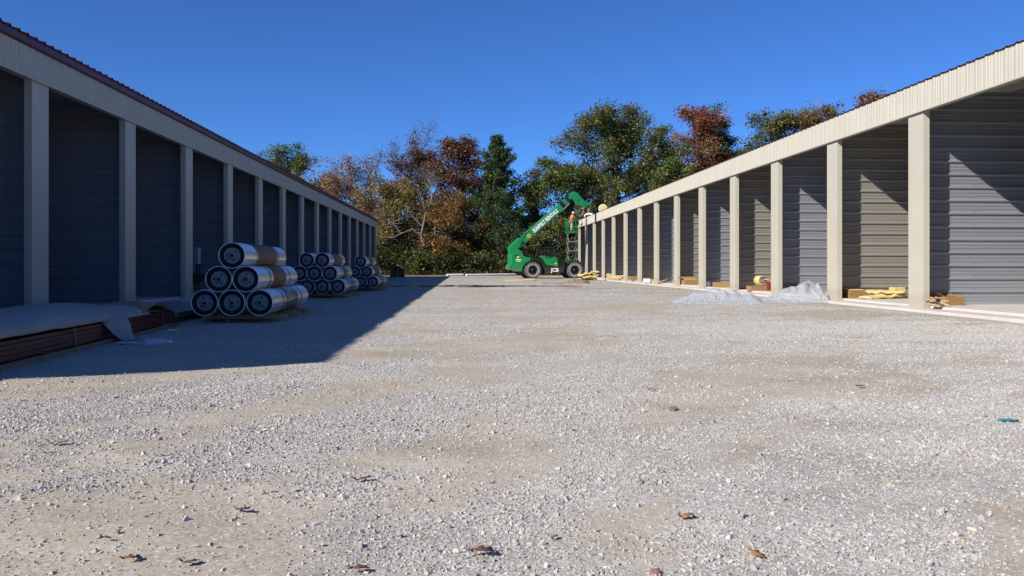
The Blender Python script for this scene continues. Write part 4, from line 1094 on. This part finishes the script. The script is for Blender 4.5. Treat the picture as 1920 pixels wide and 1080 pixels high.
def tints(pal, n, rg, clus=None):
    cols = np.array([c for c, w in PAL[pal]]); w = np.array([w for c, w in PAL[pal]]); w = w / w.sum()
    k = rg.choice(len(w), n, p=w)
    if clus is not None:
        kc = rg.choice(len(w), clus.max() + 1, p=w); k = np.where(rg.random(n) < .6, kc[clus], k)
    return np.clip(cols[k] * 1.6 * np.exp(rg.normal(0, .28, n))[:, None], 0, .6)
def tree(name, label, cat, group, px, d, ytop, hw, pal, seed, nleaf=9000, lsize=.17, first=.35, nl=13, shape='round', bark='bark', clump=.62, twig=2, trunk_r=.022, lean=(0, 0), up=.55, leafy=1.0, base_d=None, hfac=1.0, vis_trunk=None, dens=2.5):
    rg = np.random.default_rng(seed)
    X, Y, _ = pt(px, HY + 20, d); H = (HY - ytop) / F * d + CH; W = hw / F * d * (1.0 if shape == 'cone' else 1.2)
    root = empty(name, (X, Y, 0), 0, label, cat, group)
    Ht = H * (.86 if shape != 'cone' else .985)
    nT = 12; tz = np.linspace(-.3, Ht, nT); wob = np.cumsum(rg.normal(0, .012 * H if shape != 'cone' else .002 * H, (nT, 2)), 0); wob -= wob[:1]
    T = np.stack([wob[:, 0] + lean[0] * tz, wob[:, 1] + lean[1] * tz, tz], -1)
    r0 = trunk_r * H; tr = r0 * (1 - .93 * np.linspace(0, 1, nT) ** .85)
    big = [(T, tr)]; small = []; tips = []
    def tp(t): 
        x = t * (nT - 1); i = min(int(x), nT - 2); return T[i] + (T[i + 1] - T[i]) * (x - i), tr[i] + (tr[i + 1] - tr[i]) * (x - i)
    if shape == 'cone':
        nb = nl * 5
        for i in range(nb):
            t = first + (1 - first) * (i + rg.random()) / nb; t = min(t, .985); p, r1 = tp(t)
            az = i * 2.4 + rg.normal(0, .3); L = W * ((1 - t) / (1 - first)) ** .72 * rg.uniform(.5, 1.22) + .25
            if t < first + .1: L *= .8
            bare = rg.random() < .0
            P = wander(rg, p, (math.cos(az), math.sin(az), .45 * (.3 + t)), L, 5, .10, (0, 0, .35))
            small.append((P, np.linspace(max(.018, r1 * .25), .008, 6)))
            for s in range(5 if L > 1 else 3):
                tips.append((P[min(5, 1 + s)] + rg.normal(0, .08, 3), .30 + .13 * L / W, 1.0))
            for s in range(2 if L > 1 else 1):
                q_ = P[rg.integers(2, 5)]; a2 = az + rg.choice((-1, 1)) * rg.uniform(.5, 1.0)
                P2 = wander(rg, q_, (math.cos(a2), math.sin(a2), .5), L * .45, 3, .1, (0, 0, .3)); small.append((P2, np.linspace(.014, .006, 4))); tips.append((P2[-1], .3, .8)); tips.append((P2[-2], .3, .8))
        for i in range(22):                                   # bare dead lower branches
            t = rg.uniform(.10, first + .05); p, r1 = tp(t); az = rg.random() * 6.28
            P = wander(rg, p, (math.cos(az), math.sin(az), rg.uniform(-.1, .4)), W * rg.uniform(.4, .95), 5, .14); small.append((P, np.linspace(.035, .008, 6)))
            for s in range(2):
                P2 = wander(rg, P[rg.integers(1, 5)], rg.normal(size=3), W * .3, 3, .15); small.append((P2, np.linspace(.015, .006, 4)))
    else:
        nl += 4
        for i in range(nl):
            t = first + (.97 - first) * (i + rg.random() * .8) / nl; p, r1 = tp(min(t, .97))
            s = (t - first) / (1 - first)
            prof = {'round': math.sin(math.pi * (.20 + .68 * s)) ** .8, 'vase': .55 + .45 * s, 'column': .8 - .25 * s, 'pine': 1 - .75 * s ** 1.4, 'flat': .6 + .4 * math.sin(math.pi * min(1, s + .25))}[shape]
            az = i * 2.4 + rg.normal(0, .35); el = up * (.35 + 1.0 * s) + rg.normal(0, .12)
            L = W * prof * rg.uniform(.78, 1.12); d0 = (math.cos(az), math.sin(az), math.tan(min(1.2, el)))
            P = wander(rg, p, d0, L * 1.02, 7, .13, (0, 0, .25)); rr = max(.03, r1 * .55)
            big.append((P, np.linspace(rr, rr * .3, 8)))
            for j in range(5):
                b = P[rg.integers(2, 8)]; a2 = rg.random() * 6.28
                dd = (P[-1] - P[0]) / (np.linalg.norm(P[-1] - P[0]) + 1e-6) * .7 + np.array([math.cos(a2), math.sin(a2), rg.uniform(-.25, .8)]) * .8
                P2 = wander(rg, b, dd, L * rg.uniform(.28, .52), 5, .16, (0, 0, .2)); small.append((P2, np.linspace(rr * .33, .012, 6)))
                tips.append((P2[-1], clump, 1.0)); tips.append((P2[3], clump * .8, .7))
                for k in range(twig):
                    P3 = wander(rg, P2[rg.integers(1, 6)], rg.normal(size=3) + np.array([0, 0, .6]), L * rg.uniform(.16, .3), 4, .18); small.append((P3, np.linspace(.018, .006, 5)))
                    tips.append((P3[-1], clump * .75, .8))
            tips.append((P[-1], clump, 1.0))
        top = T[-1]
        for j in range(7):
            a2 = rg.random() * 6.28; P2 = wander(rg, T[rg.integers(nT - 3, nT)], (math.cos(a2) * .6, math.sin(a2) * .6, 1), H * rg.uniform(.05, .10), 4, .15); small.append((P2, np.linspace(.03, .01, 5))); tips.append((P2[-1], clump * .9, 1.0)); tips.append((P2[2], clump * .8, .8))
    V1, F1 = tubes_np(big, 7); V2, F2 = tubes_np(small, 4)
    np_mesh('trunk', np.concatenate([V1, V2]), np.concatenate([F1, F2 + len(V1)]), M[bark], root, smooth=True)
    nleaf = int(nleaf * dens)
    if nleaf:
        C = np.array([t_[0] for t_ in tips]); sg = np.array([t_[1] for t_ in tips]); w = np.array([t_[2] for t_ in tips]) * np.exp(rg.normal(0, .5, len(tips))); w /= w.sum()
        k = rg.choice(len(C), nleaf, p=w); dirs = rg.normal(size=(nleaf, 3)); dirs /= np.linalg.norm(dirs, axis=1, keepdims=True)
        off = dirs * (rg.random(nleaf) ** .7 * sg[k] * 1.75)[:, None]; off[:, 2] *= .70 if shape != 'cone' else .8
        L_ = C[k] + off; keep = L_[:, 2] > .2; L_ = L_[keep]; k = k[keep]
        V, Fc = leaves_np(L_, lsize * .5 * 1.08, rg)
        np_mesh('crown', V, Fc, M['leaf'], root, np.repeat(tints(pal, len(L_), rg, k), 4, 0))
    return root
TG = 'trees at the end of the yard'; TR = 'trees beyond the right building'
tree('broadleaf_tree', 'rounded dark green tree rising behind the left building roof', 'tree', TG, 540, 104, 281, 64, 'green', 1, 11000, first=.3, clump=.8)
tree('broadleaf_tree', 'small green treetop just right of the rounded green tree behind left roof', 'tree', TG, 600, 99, 318, 30, 'green', 2, 3500)
tree('sparse_tree', 'thin-leaved pinkish tan tree rising above the far end of the left roof', 'tree', TG, 662, 97, 312, 66, 'pink', 3, 5200, .15, first=.22, nl=16, twig=4, bark='bark', clump=.8, up=.8)
tree('sparse_tree', 'smaller pinkish thin-leaved tree close to the left roof line', 'tree', TG, 622, 94, 330, 36, 'pink', 31, 2600, .15, first=.2, nl=12, twig=4, clump=.7, up=.8)
tree('bare_tree', 'tall nearly bare tree whose fine twigs stand against sky left of the red brown crown', 'tree', TG, 805, 104, 248, 62, 'redbrown', 4, 600, .13, first=.3, nl=15, twig=6, bark='bark', up=1.0, shape='vase')
tree('broadleaf_tree', 'broad dull brown tree behind the pale forked trunk', 'tree', TG, 795, 101, 280, 60, 'redbrown', 5, 8500, .17, first=.35, clump=.7, bark='bark')
tree('broadleaf_tree', 'tall reddish brown oak immediately left of the dark cedar', 'tree', TG, 868, 98, 246, 42, 'redbrown', 6, 8500, .19, first=.42, nl=14, clump=.75, bark='pbark', up=.8)
tree('bare_tree', 'pale forked leafless trunk in front of the brown trees', 'tree', TG, 818, 91.5, 300, 40, 'dull', 7, 260, .13, first=.42, nl=9, twig=3, bark='pbark', up=.9, trunk_r=.016)
tree('broadleaf_tree', 'yellowish tree with thin crown beside the end of the left building', 'tree', TG, 738, 92, 338, 56, 'yellow', 8, 6200, .16, first=.28, clump=.75)
tree('broadleaf_tree', 'orange and yellow low tree left of the cedar base', 'tree', TG, 845, 91, 372, 48, 'orange', 9, 7200, .16, first=.2, clump=.7)
tree('cedar_tree', 'tall dark green pointed cedar with bare lower branches left of the machine', 'tree', TG, 934, 91, 254, 64, 'cedar', 10, 17000, .15, first=.17, nl=15, shape='cone', bark='rbark', trunk_r=.013)
tree('sparse_tree', 'thin greyish tree with small leaves just right of the cedar', 'tree', TG, 993, 97, 292, 25, 'dull', 11, 1900, .15, first=.4, nl=10, twig=3, shape='column', up=.9)
tree('broadleaf_tree', 'mid green tree behind the machine boom', 'tree', TG, 1043, 93, 288, 48, 'green', 12, 9000, .17, first=.32, nl=14, clump=.7, trunk_r=.014)
tree('broadleaf_tree', 'low bushy olive tree behind the machine cab', 'tree', TG, 1010, 91, 432, 40, 'underlight', 13, 3000, .16, first=.15, clump=.6)
tree('oak_tree', 'largest green oak with spreading crown above the insulation roll', 'tree', TR, 1152, 101, 203, 96, 'oak', 14, 19000, .19, first=.40, nl=17, clump=.92, bark='dbark', up=.42, shape='flat', trunk_r=.026)
tree('broadleaf_tree', 'green tree filling below the oak crown at the roof line', 'tree', TR, 1098, 95, 300, 42, 'oak', 15, 6500, .18, first=.35, clump=.75)
tree('broadleaf_tree', 'green tree with slim crown between the large oak and the red tree', 'tree', TR, 1243, 107, 214, 34, 'oak', 16, 6500, .19, first=.4, shape='column')
tree('broadleaf_tree', 'lower bright green tree in front of the red tree', 'tree', TR, 1270, 97, 284, 42, 'underlight', 17, 6500, .18, first=.35)
tree('broadleaf_tree', 'small red leaved tree low behind the roof right of the oak trunk', 'tree', TR, 1238, 104, 332, 40, 'rust', 18, 3200, .17, first=.3)
tree('broadleaf_tree', 'bright rusty red tree beside the dark pine', 'tree', TR, 1302, 103, 182, 48, 'red', 19, 9000, .18, first=.4, nl=15, clump=.75, up=.75)
tree('pine_tree', 'dark green pine with narrow tufted crown right of the red tree', 'tree', TR, 1354, 106, 184, 34, 'pine', 20, 8500, .17, first=.45, nl=15, shape='column', bark='rbark', clump=.75, up=.35)
tree('pine_tree', 'low dark pine between the tall pine and the olive trees', 'tree', TR, 1393, 112, 240, 24, 'pine', 21, 4500, .18, first=.4, shape='pine', bark='rbark')
tree('broadleaf_tree', 'olive green tree above the middle of the right roof', 'tree', TR, 1445, 84, 188, 60, 'olive', 22, 9000, .16, first=.4, clump=.7)
tree('broadleaf_tree', 'olive tree turning orange right of the plain olive tree', 'tree', TR, 1524, 82, 176, 50, 'oliveorange', 23, 7000, .16, first=.4, clump=.65)
tree('broadleaf_tree', 'small orange brown treetop barely above the right roof', 'tree', TR, 1582, 80, 180, 30, 'rust', 24, 3200, .16, first=.45, clump=.55)
tree('broadleaf_tree', 'rust orange treetop farthest right above the roof', 'tree', TR, 1628, 76, 148, 48, 'rust', 25, 7000, .16, first=.45, clump=.6)
tree('broadleaf_tree', 'dull green filler tree low behind the roof by the dark pines', 'tree', TR, 1335, 110, 300, 60, 'oak', 26, 6000, .18, first=.35)

tree('broadleaf_tree', 'green tree filling behind the oak trunk at the roof line', 'tree', TR, 1196, 112, 300, 54, 'oak', 41, 6500, .18, first=.3)
tree('broadleaf_tree', 'dark green tree low between the pines and the olive trees', 'tree', TR, 1415, 100, 250, 34, 'olive', 42, 4500, .17, first=.35)
tree('broadleaf_tree', 'dull green tree behind the thin greyish tree right of the cedar', 'tree', TG, 1002, 103, 340, 40, 'oak', 43, 5200, .17, first=.25)
tree('broadleaf_tree', 'brown tree partly hidden behind the left side of the cedar', 'tree', TG, 893, 103, 330, 36, 'redbrown', 44, 4500, .17, first=.25)
tree('bare_tree', 'grey twiggy tree between the pinkish trees and the yellowish tree', 'tree', TG, 702, 99, 305, 46, 'pink', 45, 900, .13, first=.2, nl=16, twig=6, up=.9, shape='vase')
tree('bare_tree', 'fine grey twigs standing above the yellowish thin tree', 'tree', TG, 757, 100, 268, 40, 'redbrown', 46, 420, .12, first=.3, nl=14, twig=6, up=1.1, shape='vase')
tree('sparse_tree', 'low reddish sparse tree against the far end of the left roof', 'tree', TG, 690, 92, 372, 40, 'pink', 47, 2200, .14, first=.2, nl=12, twig=4)
# the long pale limb that leans out low towards the left building
rg = np.random.default_rng(77)
X, Y, _ = pt(792, HY + 20, 90)
lt_ = empty('bare_tree', (X, Y, 0), 0, 'pale leaning leafless tree whose long limb reaches to the left building end', 'tree', TG)
def rel(px, py, d): a = pt(px, py, d); return np.array([a[0] - X, a[1] - Y, a[2]])
P0 = np.array([rel(796, 519, 90), rel(794, 480, 90), rel(790, 440, 90), rel(797, 405, 90), rel(810, 372, 90.3), rel(806, 340, 90.5)])
P1 = np.array([rel(790, 442, 90), rel(772, 430, 89.5), rel(752, 438, 89), rel(735, 446, 88.7), rel(715, 444, 88.5), rel(700, 440, 88.3)])
P2 = np.array([rel(792, 425, 90), rel(770, 402, 89.6), rel(748, 412, 89.3), rel(728, 420, 89), rel(708, 425, 88.6)])
P3 = np.array([rel(752, 438, 89), rel(738, 420, 88.9), rel(722, 408, 88.8), rel(706, 380, 88.5)])
pths = [(P0, np.linspace(.17, .05, 6)), (P1, np.linspace(.11, .03, 6)), (P2, np.linspace(.08, .02, 5)), (P3, np.linspace(.06, .02, 4))]
for k in range(46):
    src = pths[k % 4][0]; b = src[rg.integers(1, len(src))]
    pths.append((wander(rg, b, rg.normal(size=3) + np.array([0, 0, .7]), rg.uniform(.8, 2.2), 5, .18), np.linspace(.028, .008, 6)))
V, Fc = tubes_np(pths, 6); np_mesh('trunk', V, Fc, M['pbark'], lt_, smooth=True)

# shrubs along the far edge
def shrub(px, d, ytop, hw, pal, seed, label, n=2600):
    rg = np.random.default_rng(seed); X, Y, _ = pt(px, HY + 20, d); H = (HY - ytop) / F * d + CH; W = hw / F * d
    root = empty('shrub', (X, Y, 0), 0, label, 'shrub', 'shrubs along the far edge')
    st = []; C = []
    for k in range(16):
        a = rg.random() * 6.28; P = wander(rg, (rg.normal() * .15, rg.normal() * .15, 0), (math.cos(a) * W / H, math.sin(a) * W / H, 1), H * rg.uniform(.6, 1.0), 5, .14); st.append((P, np.linspace(.035, .008, 6)))
        for q_ in (2, 3, 4, 5): C.append(P[q_] + rg.normal(0, .25, 3))
    V, Fc = tubes_np(st, 4); np_mesh('stems', V, Fc, M['dbark'], root, smooth=True)
    C = np.array(C); k = rg.integers(0, len(C), n); L_ = C[k] + rg.normal(0, 1, (n, 3)) * np.array([.55, .55, .5]) * W * .5; L_ = L_[L_[:, 2] > .02]; k = k[:len(L_)]
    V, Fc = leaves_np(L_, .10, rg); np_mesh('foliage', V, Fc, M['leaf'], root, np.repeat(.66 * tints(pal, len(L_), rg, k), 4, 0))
SH = [(716, 89, 452, 26, 'under', 'dark green shrub touching the end of the left building'), (745, 89.5, 462, 28, 'underlight', 'light green shrub above the dark timber crate'),
      (772, 88.7, 470, 22, 'underlight', 'pale green shrub just right of the timber crate'), (800, 90, 455, 30, 'under', 'dark shrub below the pale leaning tree'),
      (828, 89, 478, 22, 'under', 'low dark shrub at the end of the building shadow'), (852, 89.8, 462, 26, 'underlight', 'yellowish shrub under the orange tree'),
      (880, 89.2, 480, 24, 'under', 'low green shrub left of the cedar trunk'), (905, 90, 470, 26, 'underlight', 'yellow green shrub immediately left of the cedar trunk'),
      (948, 89.5, 482, 22, 'under', 'low shrub right of the cedar trunk by the rear of the machine'), (975, 90.5, 455, 30, 'under', 'dark shrub behind the rear frame of the machine'),
      (1010, 90, 470, 28, 'underlight', 'light shrub seen under the machine cab'), (1045, 91, 455, 30, 'under', 'dark shrub behind the front wheel'),
      (1072, 90, 440, 26, 'under', 'dark tall shrub behind the scissor lift'), (690, 93, 445, 30, 'under', 'dark shrub behind the last bay of the left building')]
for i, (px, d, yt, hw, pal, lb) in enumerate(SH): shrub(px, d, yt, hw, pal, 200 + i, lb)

# dense undergrowth and thicket behind: nobody could count it
rg = np.random.default_rng(31)
n = 95000
x = rg.uniform(-34, 34, n); y = 91.5 + rg.random(n) ** 1.3 * 22
hm = 1.4 + 8.5 * fbm(x * .42, y * .42, 140, 4) ** 1.15 + .05 * (y - 91)
gap = np.clip(1 - np.exp(-((x - 10.2) / 1.2) ** 2) * .6, 0, 1)
z = rg.random(n) ** .75 * hm * gap
L_ = np.stack([x, y, z], -1); L_ += rg.normal(0, .15, L_.shape); L_[:, 2] = np.abs(L_[:, 2])
V, Fc = leaves_np(L_, .15, rg)
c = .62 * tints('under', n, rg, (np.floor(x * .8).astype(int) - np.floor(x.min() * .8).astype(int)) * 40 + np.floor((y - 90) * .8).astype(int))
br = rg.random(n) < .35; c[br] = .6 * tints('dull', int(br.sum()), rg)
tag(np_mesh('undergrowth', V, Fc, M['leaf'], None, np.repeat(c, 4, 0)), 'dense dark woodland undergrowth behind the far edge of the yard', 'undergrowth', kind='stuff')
n = 9000
x = rg.uniform(-14, 13, n); y = 87.2 + rg.random(n) * 5; z = rg.random(n) ** 2 * .6
V, Fc = leaves_np(np.stack([x, y, z + .02], -1), .07, rg)
tag(np_mesh('leaf_litter', V, Fc, M['leaf'], None, np.repeat(tints('orange', n, rg) * .7, 4, 0)), 'fallen leaves and dry weeds along the far edge of the gravel', 'leaf litter', kind='stuff')
# slender bare trunks inside the wood
for i, (px, d, yt, lb) in enumerate(((770, 96, 400, 'slim dark trunk in the wood behind the pale leaning tree'), (865, 95, 380, 'slim dark trunk left of the cedar in the wood'), (900, 97, 360, 'thin trunk close to the cedar on its left'), (1022, 94, 385, 'double slim trunk seen between boom and cab'), (1062, 98, 350, 'slim trunk behind the scissor lift'))):
    tree('sapling', lb, 'tree', 'slim trunks in the wood', px, d, yt, 12, 'dull', 300 + i, 250, .14, first=.5, nl=6, twig=2, bark='dbark', trunk_r=.011, up=1.0)

# ------------------------------------------------------------------ small things on the gravel
def oak_leaf(px, py, s, rz, m, label, seed):
    q = gp(px, py); rg_ = random.Random(seed); n = 26; vs = [(0, 0, .01)]; fs = []
    for k in range(n):
        t = k / n * 2 * math.pi; lobes = 1 + .38 * math.cos(7 * t) * abs(math.sin(t)) ** .3
        x_, y_ = s * .5 * math.cos(t) * (1 + .1 * math.cos(7 * t)), s * .26 * math.sin(t) * lobes
        vs.append((x_, y_, .008 + .22 * s * abs(y_ / s) * rg_.uniform(.6, 1.6) + .10 * s * math.sin(2.2 * x_ / s + seed)))
    for k in range(n): fs.append((0, 1 + k, 1 + (k + 1) % n))
    b_ = MB().add(vs, fs, True); b_.tube([(-s * .5, 0, .01), (-s * .75, s * .04, .02)], .0022, 4)
    o = b_.build('fallen_leaf', m); z0 = float(ground_z(np.array([q[0]]), np.array([q[1]]))[0])
    o.location = (q[0], q[1], z0 + .008); o.rotation_euler = (rg_.uniform(-.15, .15), rg_.uniform(-.15, .15), rz)
    sd = o.modifiers.new('t', 'SOLIDIFY'); sd.thickness = .0012
    tag(o, label, 'leaf', 'fallen leaves on the gravel')
LV = [(683, 899, .15, .3, 'leafb', 'brown fallen oak leaf left of centre on the packed tan gravel'), (455, 958, .13, -.5, 'leafb', 'small dark red brown leaf lying in the left foreground gravel'),
      (908, 1047, .15, .1, 'leafb', 'largest red brown lobed leaf near the bottom edge'), (250, 1048, .11, .6, 'leafb', 'brown leaf flat near the bottom left corner'),
      (1419, 1045, .12, -.9, 'leafo', 'curled orange leaf in the bottom right gravel'), (358, 1056, .11, .7, 'leafb', 'dark leaf edge-on beside the bottom left corner leaf'),
      (1288, 972, .11, .2, 'leafo', 'thin orange leaf fragment right of centre foreground'), (1614, 729, .15, .4, 'leafb', 'far brown leaf alone on the right side gravel'),
      (676, 1068, .11, .2, 'leafb', 'brown leaf cut by the bottom edge left of the largest leaf'), (200, 1014, .06, .2, 'leafb', 'tiny dark red leaf speck at lower left'),
      (1040, 1014, .07, 1.0, 'leafo', 'tiny orange leaf above the largest red brown leaf'), (98, 852, .12, .9, 'leafb', 'faded brown leaf in the left gravel below the shadow'),
      (115, 832, .16, .2, 'leafb', 'long thin brown leaf just above the faded leaf at left'), (1222, 735, .1, .0, 'leafb', 'small distant brown leaf left of the slate')]
for i, (px, py, s, rz, m, lb) in enumerate(LV): oak_leaf(px, py, s * .52, rz, M[m], lb, i)
def rock(px, py, s, sc, m, name, label, cat, seed, grp=None):
    import bmesh
    bm = bmesh.new(); bmesh.ops.create_icosphere(bm, subdivisions=3, radius=1)
    for v in bm.verts:
        n_ = mnoise.noise(v.co * 1.3 + Vector((seed, 0, 0))) * .45 + mnoise.noise(v.co * 3.1 + Vector((0, seed, 0))) * .2
        v.co = Vector((v.co.x * sc[0], v.co.y * sc[1], v.co.z * sc[2])) * s * (1 + n_)
    me = bpy.data.meshes.new(name); bm.to_mesh(me); bm.free()
    o = link(name, me, m); q = gp(px, py); o.location = (q[0], q[1], float(ground_z(np.array([q[0]]), np.array([q[1]]))[0]) + s * sc[2] * .45)
    o.rotation_euler = (0, 0, seed); tag(o, label, cat, grp)
RK = 'pink rocks right of centre'
rock(1196, 910, .024, (1.2, .9, .7), M['rock'], 'rock', 'left rock of the pinkish trio right of centre', 'rock', 1.1, RK)
rock(1222, 913, .021, (1.2, .9, .6), M['rock'], 'rock', 'lower right rock of the pinkish trio right of centre', 'rock', 2.2, RK)
rock(1232, 892, .023, (1.3, .9, .6), M['rock'], 'rock', 'upper right rock of the pinkish trio right of centre', 'rock', 3.3, RK)
rock(1262, 770, .048, (1.3, .7, .28), M['slate'], 'slate', 'flat purplish grey stone slab on the gravel right of centre', 'stone', 4.4)
rock(803, 936, .018, (1.2, .9, .7), M['rock'], 'rock', 'grey dirt clod with dark shade left of centre', 'rock', 6.1)
rock(1660, 806, .026, (1.3, .8, .5), M['rock'], 'rock', 'brown dirt clod left of the teal bottle', 'rock', 7.7)
rock(1230, 1076, .018, (1.2, 1, .6), mat('red_stone', (.28, .12, .10), .9, 0, .1, 20), 'rock', 'dark red stone at the bottom edge', 'rock', 8.7)
q = gp(1880, 792)
o = empty('plastic_bottle', (q[0] - .07, q[1], .013), R(-4), 'crushed teal plastic bottle on the gravel at far right', 'bottle')
MB().lathe([(0, .04), (.012, .042), (.014, .05), (.011, .075), (.014, .1), (.012, .12), (.006, .14), (.006, .15)], 'X', n=12).build('body', M['teal'], o)
MB().lathe([(.007, .148), (.007, .16), (0, .161)], 'X', n=10).build('cap', M['black'], o)

# ------------------------------------------------------------------ camera, sun, sky
cam = bpy.data.cameras.new('camera'); co = bpy.data.objects.new('camera', cam); COL.objects.link(co)
cam.sensor_width = 36; cam.lens = F / 1920 * 36; cam.shift_y = -(540 - HY) / 1920; cam.clip_end = 3000; cam.clip_start = .05
co.location = (0, 0, CH); co.rotation_euler = (R(90), 0, -YAW); SC.camera = co
SUNV = Vector((-1.253, -.92, 1)).normalized()
sl = bpy.data.lights.new('sun', 'SUN'); sl.energy = 4.9; sl.angle = R(.53); sl.color = (1, .95, .86)
so = bpy.data.objects.new('sun', sl); COL.objects.link(so); so.rotation_euler = SUNV.to_track_quat('Z', 'Y').to_euler(); so.location = (-30, -20, 30)
w = bpy.data.worlds.new('World'); SC.world = w; w.use_nodes = True; nt = w.node_tree
bg = nt.nodes['Background']; sk = nt.nodes.new('ShaderNodeTexSky'); sk.sky_type = 'NISHITA'; sk.sun_disc = False
sk.sun_elevation = math.asin(SUNV.z); sk.sun_rotation = math.atan2(SUNV.x, SUNV.y); sk.altitude = 200; sk.air_density = .65; sk.dust_density = .1; sk.ozone_density = 8.0
nt.links.new(mixc(nt, 1.0, sk.outputs[0], (.69, 1.0, 1.32), 'MULTIPLY'), bg.inputs[0]); bg.inputs[1].default_value = .085
vs_ = SC.view_settings; vs_.view_transform = 'Standard'; vs_.look = 'None'; vs_.exposure = .4; vs_.gamma = 1; vs_.use_curve_mapping = False
SC.cycles.max_bounces = 6; SC.cycles.transparent_max_bounces = 8
